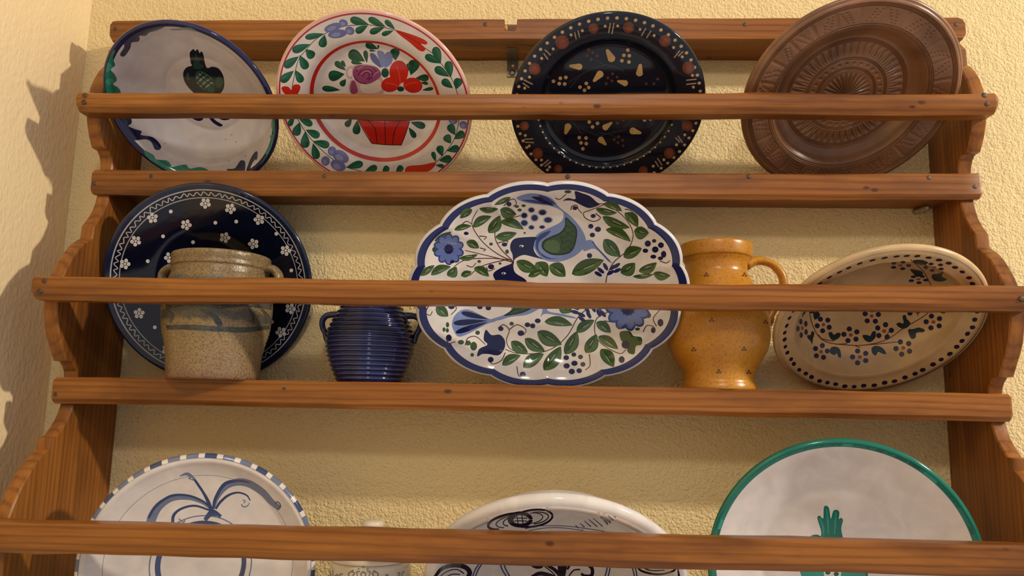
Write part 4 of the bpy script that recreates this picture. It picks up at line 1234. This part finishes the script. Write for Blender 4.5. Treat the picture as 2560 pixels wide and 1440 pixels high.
for pts in ([(1085, 745), (1102, 760), (1092, 800), (1086, 836), (1074, 815), (1052, 790), (1056, 772), (1074, 772)], [(1200, 758), (1222, 752), (1238, 770), (1262, 756), (1284, 762), (1275, 790), (1240, 810), (1212, 795)],
            [(1436, 775), (1470, 772), (1490, 778), (1505, 750), (1528, 748), (1526, 790), (1490, 822), (1455, 810)], [(1215, 862), (1245, 853), (1278, 870), (1288, 925), (1268, 925), (1258, 900), (1240, 912), (1210, 895)],
            [(1500, 862), (1535, 847), (1580, 865), (1602, 905), (1570, 900), (1545, 890), (1530, 915), (1505, 900)], [(1715, 640), (1738, 635), (1745, 660), (1770, 690), (1748, 720), (1710, 728), (1672, 700), (1690, 685), (1722, 690)],
            [(1755, 735), (1790, 730), (1830, 720), (1868, 735), (1860, 752), (1812, 757), (1806, 790), (1780, 800), (1762, 775)], [(1095, 605), (1118, 620), (1142, 625), (1132, 650), (1105, 665), (1095, 640)],
            [(1045, 570), (1075, 565), (1050, 605), (1015, 650), (1025, 610)], [(1955, 578), (2000, 572), (2022, 600), (2005, 622), (1970, 612)], [(1790, 252), (1850, 250), (1895, 270), (1850, 285), (1800, 272)],
            [(1768, 315), (1810, 318), (1850, 330), (1855, 355), (1815, 368), (1790, 345)], [(1925, 350), (1965, 345), (2000, 330), (1990, 365), (2025, 385), (1990, 400), (1940, 395), (1918, 372)]):
    d.poly(pts, TL, 'painted_leaf')
d.dot(1812, 141, 4, col=(0.05, 0.03, 0.02), part='painted_leaf')
d.build(foot=0.45)
# ---- scalloped oval platter with two birds
d = Dish('scalloped_bird_platter', 'large oval platter with scalloped blue rim, two painted birds and leafy vines', 'platter', (0.0305, -0.073, -0.0655), 0.1690, 20.5, 0.0,
         [(0, -0.026), (0.55, -0.026), (0.66, -0.0245), (0.76, -0.019), (0.86, -0.0105), (0.95, -0.0025), (1, 0)], C7, thick=0.008, b=0.1287, roll=0.014, scallops=14, amp=0.036,
         body=(0.72, 0.68, 0.66), rim=(0.62, 0.60, 0.62), back=(0.70, 0.66, 0.62), nring=30)
d.ring(0.945, 1.0, (0.014, 0.022, 0.115), 'painted_rim_band', n=420)
DB, LB, MB, OG, OG2, BR, GK = (0.008, 0.012, 0.068), (0.18, 0.25, 0.50), (0.035, 0.055, 0.22), (0.035, 0.080, 0.024), (0.070, 0.140, 0.050), (0.095, 0.030, 0.022), (0.012, 0.022, 0.012)
V_ = 'painted_vine'
for st in ([(715, 565), (620, 520), (530, 450), (470, 370), (455, 310), (490, 240)], [(710, 560), (640, 490), (602, 420), (610, 350), (680, 300), (780, 270)], [(720, 572), (600, 540), (410, 495)], [(700, 556), (560, 545), (400, 560), (300, 640)],
           [(690, 550), (560, 580), (490, 610), (440, 655)], [(1300, 700), (1310, 650), (1350, 570), (1430, 500), (1470, 420), (1460, 350), (1400, 270), (1300, 205), (1210, 205)], [(1080, 240), (1085, 218), (1115, 210), (1128, 238), (1150, 262)],
           [(1235, 262), (1266, 290), (1225, 312), (1172, 292), (1160, 258), (1210, 238), (1290, 205)], [(1280, 780), (1230, 832), (1130, 910), (1060, 1030), (970, 1110), (860, 1145), (740, 1145), (665, 1120)],
           [(1310, 885), (1240, 930), (1232, 1020), (1280, 1090), (1385, 1146), (1430, 1120)], [(665, 1140), (640, 1190), (590, 1212), (560, 1195)], [(620, 985), (655, 965), (690, 1000), (672, 1060), (690, 1110), (740, 1140)],
           [(690, 995), (740, 965), (795, 995), (780, 1030)], [(738, 1228), (748, 1282), (775, 1302)], [(1196, 1150), (1200, 1220), (1170, 1252)], [(1620, 975), (1600, 925), (1642, 870)], [(1535, 1010), (1560, 970), (1605, 975)],
           [(295, 1062), (310, 1082), (350, 1072)], [(412, 1095), (428, 1050), (480, 1040), (540, 1090)], [(250, 820), (185, 845), (165, 890), (190, 905), (205, 880)], [(320, 815), (356, 860), (322, 902)], [(380, 340), (420, 312), (455, 330)],
           [(500, 405), (545, 410), (530, 428)], [(505, 480), (540, 490), (525, 500)], [(610, 450), (680, 435), (665, 460)], [(655, 215), (690, 180), (722, 172), (735, 200), (715, 218)], [(980, 165), (1010, 172), (1050, 140)], [(1420, 235), (1450, 240), (1475, 258)],
           [(1640, 560), (1680, 575), (1705, 560)], [(420, 590), (455, 600), (480, 575)], [(545, 600), (560, 625), (600, 610)], [(1290, 940), (1330, 945), (1320, 925)]):
    d.stroke(st, [7, 6, 5], BR, V_)
L_ = 'painted_leaf'
for q in ((700, 160, 595, 208, 34, 0), (455, 235, 378, 292, 50, 0.05), (500, 232, 622, 232, 38, 0.08), (460, 348, 578, 280, 56, -0.08), (560, 385, 632, 275, 74, 0.08), (632, 238, 735, 268, 74, 0.08), (635, 312, 782, 362, 58, -0.1), (602, 412, 738, 385, 58, 0.05),
          (342, 366, 452, 340, 38, -0.05), (420, 440, 500, 480, 54, -0.05), (372, 545, 492, 520, 36, 0.08), (195, 650, 322, 598, 52, -0.1), (298, 655, 358, 600, 62, 0.15), (385, 655, 452, 630, 42, 0), (468, 605, 562, 660, 54, -0.1), (128, 655, 218, 588, 42, 0),
          (218, 438, 325, 378, 38, 0), (735, 565, 872, 620, 76, 0.05), (858, 572, 930, 660, 84, -0.1), (945, 588, 1045, 660, 88, -0.08), (810, 660, 905, 618, 42, 0), (1085, 645, 1288, 556, 92, -0.03), (1236, 232, 1372, 258, 44, 0.06), (1285, 200, 1402, 248, 50, -0.1),
          (1278, 282, 1452, 352, 62, 0.06), (1420, 258, 1502, 348, 66, -0.12), (1300, 362, 1458, 440, 60, -0.1), (1478, 372, 1572, 385, 82, 0.08), (1288, 425, 1392, 535, 84, 0.05), (1412, 538, 1528, 482, 76, -0.06), (1395, 640, 1485, 575, 80, 0.1), (1508, 628, 1622, 572, 60, 0.1),
          (1600, 640, 1708, 655, 56, 0.1), (1470, 660, 1605, 645, 30, 0.05), (228, 850, 305, 912, 66, 0), (1012, 825, 1085, 885, 74, 0.1), (1600, 830, 1722, 850, 70, 0), (912, 945, 1090, 968, 64, -0.08), (1115, 1012, 1228, 935, 64, -0.05), (1240, 948, 1332, 1015, 64, -0.05),
          (868, 1008, 1022, 1090, 90, 0.05), (788, 1052, 915, 1130, 70, 0.06), (702, 1070, 808, 1142, 70, 0.05), (1042, 1152, 1118, 1005, 80, 0.06), (1172, 1142, 1242, 1025, 80, 0.06), (1252, 1038, 1378, 1118, 64, -0.05), (645, 1220, 762, 1158, 60, -0.08), (778, 1235, 908, 1148, 76, -0.05),
          (908, 1252, 1016, 1102, 88, 0.05), (1268, 1118, 1350, 1232, 80, -0.06), (650, 740, 560, 790, 60, 0), (1140, 720, 1260, 760, 60, 0), (1500, 720, 1600, 760, 60, 0), (160, 745, 250, 780, 50, 0)):
    d.leaf(*q[:5], OG, L_, q[5], OG2, GK)
    x0, y0, x1, y1 = q[:4]; mx, my = x0*0.62+x1*0.38, y0*0.62+y1*0.38
    d.stroke([(mx, my), ((mx+x1)/2, (my+y1)/2 + 3)], 2.6, (0.55, 0.58, 0.50), L_, sm=False)
d.poly([(1390, 1010), (1450, 1005), (1475, 1035), (1525, 1045), (1525, 1090), (1490, 1100), (1480, 1150), (1440, 1140), (1430, 1095), (1395, 1060)], OG, L_)
for q in ((385, 1075, 20, 15), (430, 1080, 18, 16), (465, 1100, 22, 28), (456, 1155, 12, 12), (490, 1015, 15, 14), (705, 958, 14, 12), (300, 965, 11, 17), (278, 995, 10, 14), (299, 1000, 10, 14), (405, 838, 12, 11), (440, 828, 10, 9), (738, 218, 14, 9), (780, 213, 14, 9), (755, 240, 14, 10),
          (1060, 125, 22, 10), (575, 455, 12, 10), (676, 503, 12, 14), (500, 565, 12, 9), (632, 578, 10, 8), (1320, 825, 14, 12), (1410, 978, 14, 12), (1500, 992, 16, 10), (215, 490, 12, 16), (1570, 905, 16, 18), (1175, 640, 10, 8)):
    d.dot(*q, OG, 'painted_leaf')
W_ = 'painted_bird#1'
d.poly([(735, 165), (800, 138), (870, 138), (955, 165), (1000, 215), (1035, 245), (1100, 300), (1160, 385), (1172, 460), (1105, 530), (1000, 568), (900, 550), (850, 485), (848, 420), (890, 378), (960, 345), (1020, 310), (1030, 255), (960, 218), (880, 205), (800, 195)], LB, W_)
d.poly([(860, 430), (890, 392), (950, 370), (930, 400), (880, 440), (880, 500), (940, 540), (1000, 548), (920, 545), (862, 490)], MB, W_)
d.poly([(830, 158), (900, 162), (972, 212), (905, 196)], DB, W_); d.poly([(768, 178), (850, 178), (925, 205), (850, 195)], MB, W_); d.poly([(870, 145), (930, 160), (985, 205), (930, 185)], MB, W_)
d.poly([(1045, 285), (1085, 318), (1116, 358), (1116, 422), (1090, 494), (1040, 522), (955, 522), (898, 482), (904, 436), (958, 405), (1005, 385), (1040, 345)], GK, W_)
d.poly([(1050, 300), (1080, 325), (1106, 360), (1107, 420), (1083, 487), (1038, 512), (960, 512), (908, 478), (914, 442), (962, 414), (1012, 393), (1048, 350)], OG, W_)
d.poly([(912, 470), (930, 435), (985, 432), (1012, 465), (1000, 505), (960, 508), (920, 488)], OG2, W_)
for st in ([(1010, 470), (1035, 490), (1060, 470), (1080, 490)], [(1015, 430), (1040, 450), (1060, 430), (1095, 450)], [(1010, 405), (1040, 415), (1060, 395), (1105, 415)], [(1035, 370), (1060, 385), (1100, 370)], [(1048, 335), (1070, 350), (1095, 345)], [(1012, 465), (1030, 440), (1010, 410)]):
    d.stroke(st, 4, GK, W_)
d.poly([(698, 455), (718, 425), (760, 414), (862, 411), (850, 440), (845, 490), (870, 530), (908, 552), (840, 536), (780, 524), (732, 545), (716, 562), (710, 520), (697, 490)], DB, W_)
d.dot(768, 468, 14, 7, (0.72, 0.68, 0.62), W_); d.dot(764, 470, 6, 5, DB, W_)
d.poly([(1165, 440), (1212, 430), (1240, 468), (1290, 520), (1338, 572), (1312, 562), (1232, 485), (1160, 500)], LB, W_); d.stroke([(1215, 440), (1250, 485), (1325, 565)], 7, MB, W_)
W_ = 'painted_bird#2'
d.poly([(590, 640), (640, 604), (700, 580), (720, 560), (716, 600), (732, 640), (800, 690), (760, 760), (640, 720), (600, 680)], DB, W_)
d.dot(655, 640, 14, 7, (0.72, 0.68, 0.62), W_); d.dot(652, 641, 6, 5, DB, W_)
d.poly([(640, 720), (700, 760), (695, 830), (702, 870), (650, 905), (560, 935), (620, 938), (700, 915), (800, 902), (880, 862), (925, 815), (930, 750), (860, 720), (760, 760)], LB, W_)
d.poly([(328, 950), (360, 890), (430, 868), (560, 926), (610, 930), (600, 945), (545, 962), (440, 1018), (370, 1040), (338, 1000)], LB, W_)
for q in ((560, 930, 388, 888, 40), (555, 938, 338, 955, 44), (560, 945, 352, 1015, 40)): d.drop(*q, DB, W_)
d.poly([(725, 770), (860, 770), (866, 825), (832, 862), (760, 893), (655, 908), (715, 860)], GK, W_); d.poly([(735, 778), (850, 778), (855, 825), (825, 855), (757, 884), (690, 898), (722, 860)], OG, W_)
for st in ([(730, 850), (760, 865), (780, 840), (815, 855)], [(740, 825), (770, 845), (795, 820), (845, 835)], [(700, 885), (735, 865), (760, 885)]): d.stroke(st, 4, GK, W_)
d.poly([(885, 840), (920, 822), (935, 878), (1020, 895), (1105, 916), (1090, 924), (925, 895), (890, 915), (900, 870)], LB, W_)
for q in ((1030, 180, 1), ): pass
T_ = 'painted_tulip'
d.poly([(1028, 182), (1060, 164), (1108, 170), (1104, 122), (1150, 134), (1200, 153), (1242, 190), (1262, 206), (1200, 228), (1150, 212), (1095, 184), (1050, 180)], DB, T_)
d.poly([(488, 1165), (500, 1118), (552, 1090), (528, 1058), (542, 996), (578, 1030), (632, 1028), (664, 1070), (656, 1122), (620, 1158), (560, 1150), (520, 1150)], DB, T_)
def daisy(cx, cy, R, rp, n, sx, sy, part):
    for k in range(n):
        a = 2*math.pi*k/n + 0.3; x, y = cx + R*math.cos(a)*sx, cy + R*math.sin(a)*sy
        d.dot(x, y, rp*1.22*sx, rp*0.82*sy, MB, part, math.degrees(a), 14)
    for k in range(n):
        a = 2*math.pi*k/n + 0.3; x, y = cx + R*math.cos(a)*sx, cy + R*math.sin(a)*sy
        d.dot(x, y, rp*0.92*sx, rp*0.55*sy, (0.115, 0.165, 0.40), part, math.degrees(a), 12)
    d.dot(cx, cy, R*0.48*sx, R*0.48*sy, DB, part)
daisy(308, 487, 58, 34, 10, 1.0, 1.05, 'painted_daisy#1'); daisy(1440, 862, 86, 48, 11, 1.0, 1.0, 'painted_daisy#2')
S_ = 'painted_berry'
for q in ((830, 240, 18, 14), (900, 255, 22, 16), (785, 275, 18, 16), (850, 290, 20, 18), (935, 303, 24, 16), (785, 322, 20, 17), (830, 350, 16, 12), (898, 348, 16, 10)):
    d.dot(q[0], q[1], q[2]*1.35, q[3]*1.35, (0.30, 0.36, 0.56), S_); d.dot(*q, DB, S_)
for q in ((1205, 343, 17, 15), (1250, 362, 20, 17), (1215, 398, 17, 15), (1197, 528, 17, 16), (787, 385, 7, 6), (660, 458, 18, 13), (688, 203, 16, 15), (1105, 228, 16, 13), (1220, 278, 16, 13), (575, 598, 20, 17), (330, 567, 14, 10), (418, 388, 16, 11), (1565, 452, 20, 20), (1605, 435, 14, 12),
          (1648, 462, 19, 18), (1550, 497, 18, 14), (1612, 490, 21, 20), (1665, 520, 17, 22), (1600, 535, 19, 13), (1645, 545, 17, 12), (505, 852, 18, 15), (558, 858, 18, 16), (603, 832, 18, 14), (805, 965, 18, 15), (838, 972, 17, 16), (870, 940, 19, 15), (637, 990, 17, 15), (763, 1018, 21, 18),
          (973, 848, 20, 13), (325, 845, 23, 22), (308, 1048, 19, 22), (1098, 1153, 16, 14), (1050, 1173, 18, 16), (1140, 1168, 16, 15), (1102, 1208, 20, 17), (1052, 1225, 20, 17), (1155, 1215, 16, 15), (1085, 1260, 20, 18), (1132, 1255, 18, 16), (573, 1185, 19, 18), (1400, 1185, 19, 22), (775, 1278, 19, 17),
          (1600, 998, 15, 20), (1645, 952, 19, 24), (1425, 1090, 26, 26)):
    d.dot(*q, DB, S_)
for x, y, a in ((1298, 598, 60), (1345, 602, -35), (1268, 622, 40), (1330, 636, -30), (1368, 592, -35), (1252, 644, 30), (1372, 622, -25), (1108, 855, 30), (1152, 838, 40), (1106, 885, 15), (1146, 902, 25), (1182, 872, 55), (1192, 902, 60), (1222, 862, 65), (1150, 930, 35), (1258, 850, 70), (1255, 890, 65), (1282, 895, 50)):
    d.dot(x, y, 27, 12, (0.012, 0.020, 0.10), 'painted_blue_leaf', a, 14)
d.build(foot=0.5)

# ================================================================== bottom row
ST = (0.66, 0.60, 0.56); IN = (0.045, 0.068, 0.155); IN2 = (0.15, 0.18, 0.275)
d = Dish('blue_sprig_plate', 'off-white plate with blue brushed sprig and blue dashes round the rim', 'plate', (-0.3572, -0.130, -0.400), 0.128, 5.0, 13.2,
         [(0, -0.020), (0.36, -0.020), (0.40, -0.0185), (0.60, -0.0165), (0.80, -0.0125), (0.86, -0.0095), (0.93, -0.004), (0.97, -0.0005), (1, -0.001)], C9, thick=0.009, body=ST, rim=(0.70, 0.64, 0.58), back=(0.62, 0.55, 0.50))
d.rimfun = lambda ang, t: (IN2 if int((ang-3)//9) % 3 else IN) if ((ang - 3 + 1.5*t) % 9.0) < 5.2 and t < 0.7 else None
d.ring(0.823, 0.829, (0.30, 0.28, 0.30), 'painted_ring'); d.ring(0.355, 0.40, IN, 'painted_ring'); d.ring(0.44, 0.452, IN2, 'painted_ring')
B_ = 'painted_sprig'
for st, w, c in (([(1120, 830), (1130, 760), (1185, 670), (1280, 612), (1400, 605), (1500, 640), (1575, 695)], [66, 70, 60, 46, 40, 26, 14], IN2), ([(1105, 760), (1160, 672), (1270, 596), (1400, 592), (1510, 635), (1575, 690)], [16, 18, 20, 16, 16, 12], IN),
                 ([(1590, 695), (1620, 600), (1685, 522), (1765, 492), (1855, 505), (1955, 568), (2020, 640), (2085, 690)], [14, 34, 46, 54, 56, 52, 46, 38], IN2), ([(1585, 690), (1605, 610), (1670, 508), (1765, 482), (1860, 495)], [16, 24, 26, 20, 8], IN),
                 ([(1605, 692), (1640, 640), (1700, 590), (1770, 570), (1835, 590), (1862, 630)], [16, 20, 18, 14, 12, 8], IN), ([(1795, 655), (1810, 675), (1840, 670), (1858, 645)], [8, 10, 8, 6], IN2), ([(1805, 625), (1825, 632), (1812, 650)], 7, IN2),
                 ([(1562, 702), (1450, 668), (1350, 690), (1292, 740), (1285, 815)], [14, 16, 18, 22, 24], IN), ([(1330, 765), (1365, 790), (1380, 765)], 9, IN2), ([(1440, 462), (1510, 565), (1550, 640), (1572, 700)], [18, 20, 26, 30], IN),
                 ([(1335, 448), (1395, 432), (1440, 470), (1400, 462)], [6, 26, 24, 8], IN2), ([(1525, 775), (1580, 715), (1645, 748)], [30, 40, 24], IN), ([(2045, 650), (2068, 640), (2088, 665), (2070, 690)], 8, IN)):
    d.stroke(st, w, c, B_)
d.poly([(1540, 770), (1575, 700), (1605, 705), (1625, 745), (1580, 745)], IN, B_)
d.build(foot=0.5)

d = Dish('rolled_rim_bowl', 'large white bowl with thick rolled rim and bold navy scrollwork inside', 'bowl', (0.0428, -0.013, -0.400), 0.1490, 42.3, 0.0,
         [(0, -0.058), (0.40, -0.058), (0.60, -0.050), (0.76, -0.036), (0.86, -0.020), (0.905, -0.0065), (0.935, -0.0005), (0.965, 0.0015), (1, 0)], C10, thick=0.015, body=(0.72, 0.70, 0.69), rim=(0.72, 0.68, 0.65), back=(0.68, 0.64, 0.60))
d.ring(0.905, 1.0, (0.74, 0.70, 0.67), 'rolled_rim')
X_ = 'painted_scroll'
BK = (0.006, 0.009, 0.028); SL = (0.09, 0.11, 0.24)
def oring(x, y, rx, ry, w, col, ang=0, part=X_, a0=0, a1=360):
    t = np.radians(np.linspace(a0, a1, 30)); c, q = math.cos(math.radians(ang)), math.sin(math.radians(ang))
    d.stroke(np.stack([x + rx*np.cos(t)*c - ry*np.sin(t)*q, y + rx*np.cos(t)*q + ry*np.sin(t)*c], 1), w, col, part, sm=False)
oring(1405, 285, 125, 52, 13, BK, -8); oring(1330, 292, 66, 38, 24, BK, 0); oring(1410, 285, 95, 36, 7, BK, -8, a0=-90, a1=90); oring(1395, 285, 75, 32, 6, BK, -8, a0=-90, a1=90)
oring(1250, 305, 120, 42, 16, BK, -14, a0=120, a1=300); oring(1265, 305, 85, 32, 7, BK, -14, a0=120, a1=280); oring(1275, 305, 50, 25, 8, BK, -14, a0=120, a1=280)
for st in ([(1285, 285), (1375, 285)], [(1285, 303), (1375, 303)], [(1310, 268), (1318, 325)], [(1340, 265), (1348, 325)]): d.stroke(st, 6, BK, X_)
for k, (x, y, h) in enumerate(((1680, 335, 30), (1712, 325, 40), (1745, 315, 60), (1778, 310, 78), (1808, 305, 86), (1838, 292, 90), (1862, 290, 70), (1888, 280, 50), (1910, 270, 28))):
    d.stroke([(x - h*0.35, y - h*0.25), (x + h*0.35, y + h*0.35)], [4, 11, 7], (0.04, 0.05, 0.12), X_)
for st in ([(1360, 350), (1450, 333), (1560, 330), (1680, 340), (1850, 365)], [(1380, 362), (1480, 345), (1580, 343), (1720, 360)]): d.stroke(st, 5, SL, X_)
for st in ([(720, 640), (745, 585), (790, 530), (820, 500)], [(740, 645), (765, 590), (805, 540)], [(1035, 650), (1060, 590), (1105, 535)], [(1050, 655), (1078, 590), (1120, 540)], [(1205, 530), (1215, 590), (1250, 650)], [(1225, 530), (1238, 590), (1270, 650)], [(1850, 650), (1865, 590), (1855, 530)],
           [(1870, 650), (1882, 590), (1872, 530)], [(1985, 530), (2020, 590), (2035, 650)], [(2000, 530), (2038, 590), (2050, 650)], [(2330, 560), (2370, 610), (2385, 655)], [(2350, 560), (2390, 612), (2400, 655)]):
    d.stroke(st, 9, (0.05, 0.085, 0.22), X_)
d.stroke([(800, 650), (850, 595), (920, 575), (990, 585), (1020, 620), (1000, 660)], [18, 24, 26, 30, 30, 24], BK, X_)
d.stroke([(830, 650), (880, 612), (940, 600), (985, 625)], 8, BK, X_); d.stroke([(860, 655), (910, 630), (960, 630)], 8, BK, X_)
d.stroke([(1470, 560), (1460, 580), (1425, 585), (1395, 565), (1405, 540), (1450, 535), (1490, 570), (1540, 600), (1580, 640)], [14, 24, 18, 16, 14, 14, 16, 22, 26], BK, X_)
d.stroke([(1480, 580), (1530, 620), (1560, 660)], 7, BK, X_); d.stroke([(1390, 650), (1450, 625), (1520, 640), (1580, 670)], [14, 26, 26, 20], BK, X_)
d.poly([(1560, 540), (1620, 540), (1615, 600), (1600, 660), (1575, 660)], BK, X_)
d.stroke([(1620, 600), (1650, 560), (1720, 560), (1770, 590), (1770, 635), (1730, 640), (1705, 625)], [14, 16, 22, 22, 22, 20, 14], BK, X_); d.stroke([(1630, 640), (1660, 605), (1700, 600)], 9, BK, X_)
d.poly([(2060, 560), (2160, 548), (2260, 558), (2200, 580), (2120, 582)], BK, X_); d.stroke([(2040, 570), (2080, 610), (2180, 630), (2270, 610), (2300, 580), (2310, 640)], [10, 14, 12, 12, 16, 20], BK, X_); d.stroke([(2060, 575), (2130, 605), (2220, 605)], 8, BK, X_)
d.build(foot=0.45)

d = Dish('green_rim_plate', 'large shallow white plate with green rim and green painted pomegranate', 'plate', (0.358, -0.110, -0.400), 0.145, 9.1, -7.3,
         [(0, -0.028), (0.52, -0.028), (0.575, -0.0285), (0.62, -0.0265), (0.80, -0.0165), (0.93, -0.0055), (1, 0)], C11, thick=0.008, body=(0.68, 0.62, 0.60), rim=(0.010, 0.16, 0.115), back=(0.66, 0.60, 0.56))
GG, GL = (0.010, 0.155, 0.115), (0.030, 0.27, 0.21)
d.ring(0.962, 1.0, GG, 'painted_rim_band')
for k in range(26): 
    a = random.uniform(0, 360); d.rstroke([(0.978, a + u*random.uniform(3, 7)) for u in np.linspace(0, 1, 6)], 0.003, GL if k % 2 else (0.006, 0.09, 0.07), None)
P_ = 'painted_pomegranate'
d.poly([(1040, 960), (1052, 870), (1022, 762), (1040, 742), (1066, 762), (1070, 682), (1090, 668), (1110, 690), (1122, 765), (1140, 708), (1165, 698), (1186, 715), (1182, 766), (1197, 758), (1213, 776), (1200, 840), (1206, 960)], GG, P_)
for st in ([(1090, 690), (1100, 780), (1105, 880)], [(1160, 715), (1155, 800), (1150, 880)], [(1042, 760), (1065, 830), (1070, 890)]): d.stroke(st, [10, 14, 8], GL, P_)
d.poly([(940, 925), (975, 892), (1020, 882), (1060, 900), (1150, 910), (1260, 940), (1380, 1040), (1400, 1160), (1360, 1260), (1140, 1330), (950, 1260), (890, 1140), (900, 1010)], GG, P_)
d.poly([(1000, 905), (1040, 892), (1055, 920), (1010, 925)], (0.006, 0.06, 0.045), P_)
d.poly([(910, 1140), (1060, 1150), (1065, 1230), (930, 1230)], GL, P_)
d.poly([(1075, 1120), (1190, 1130), (1200, 1290), (1100, 1290)], (0.62, 0.60, 0.57), P_)
d.poly([(1210, 1150), (1370, 1165), (1350, 1240), (1220, 1240)], GL, P_)
for x, y in ((1100, 1165), (1163, 1176), (1130, 1230)): d.dot(x, y, 20, 16, (0.008, 0.10, 0.075), P_)
d.build(foot=0.5)

# ---- cream jar with lid, between the bottom plates
CREAM = glaze_material('cream_jar_glaze', 0.2, 0.05, 30, 0.5)
QC = (-0.172, -0.096, ZS3)
jar = empty('lidded_jar', QC, 'cream ceramic jar with knobbed lid and grey scroll ornament', 'jar')
CC = (0.68, 0.60, 0.47)
V, Fc = lathe(smooth_prof([(0, 0.001), (0.040, 0), (0.0425, 0.003), (0.0455, 0.03), (0.0470, 0.07), (0.0472, 0.110), (0.0470, 0.124), (0.0455, 0.1285), (0.0465, 0.1310), (0.0462, 0.1345), (0.044, 0.136)], 80), QC, 112)
jb = colored('body', V, Fc, CREAM, jar, CC)
V, Fc = lathe(smooth_prof([(0.044, 0.1358), (0.0472, 0.1366), (0.0476, 0.1390), (0.0465, 0.1405), (0.040, 0.1455), (0.028, 0.1530), (0.014, 0.1590), (0.0085, 0.1615)], 50), QC, 112)
lid = colored('lid', V, Fc, CREAM, jar, CC)
V, Fc = lathe(smooth_prof([(0.0085, 0.1612), (0.0080, 0.1650), (0.0095, 0.1690), (0.0125, 0.1725), (0.0130, 0.1755), (0.0105, 0.1785), (0.005, 0.1797), (0.0003, 0.180)], 36), QC, 64)
colored('knob', V, Fc, CREAM, lid, CC)
sh = []
GY = (0.20, 0.18, 0.16)
for P, w in (([(365, 612), (350, 630), (362, 650)], 7), ([(365, 612), (380, 630), (370, 650)], 7), ([(330, 640), (325, 615), (345, 612)], 6), ([(400, 640), (408, 615), (388, 612)], 6), ([(280, 650), (275, 625), (295, 612), (310, 625), (300, 640)], 7), ([(452, 650), (455, 625), (435, 614), (420, 626), (430, 640)], 7),
             ([(160, 610), (168, 640)], 5), ([(178, 605), (180, 640)], 5), ([(150, 625), (160, 650)], 5), ([(190, 640), (205, 632), (212, 645)], 7), ([(225, 645), (222, 630), (238, 628)], 6), ([(590, 620), (585, 645)], 5), ([(605, 618), (600, 645)], 5), ([(575, 632), (578, 650)], 5), ([(500, 640), (510, 632), (520, 645)], 6)):
    sh.append((brush(P, w), GY))
for x, y in ((365, 585), (338, 596), (392, 598), (300, 606), (432, 608), (580, 622), (612, 616)): sh.append((ell(x, y, 5, 4.5, n=9), GY))
on_pot(jar, [jb], C10, sh, CREAM, 'painted_ornament', 0.0002, 5)
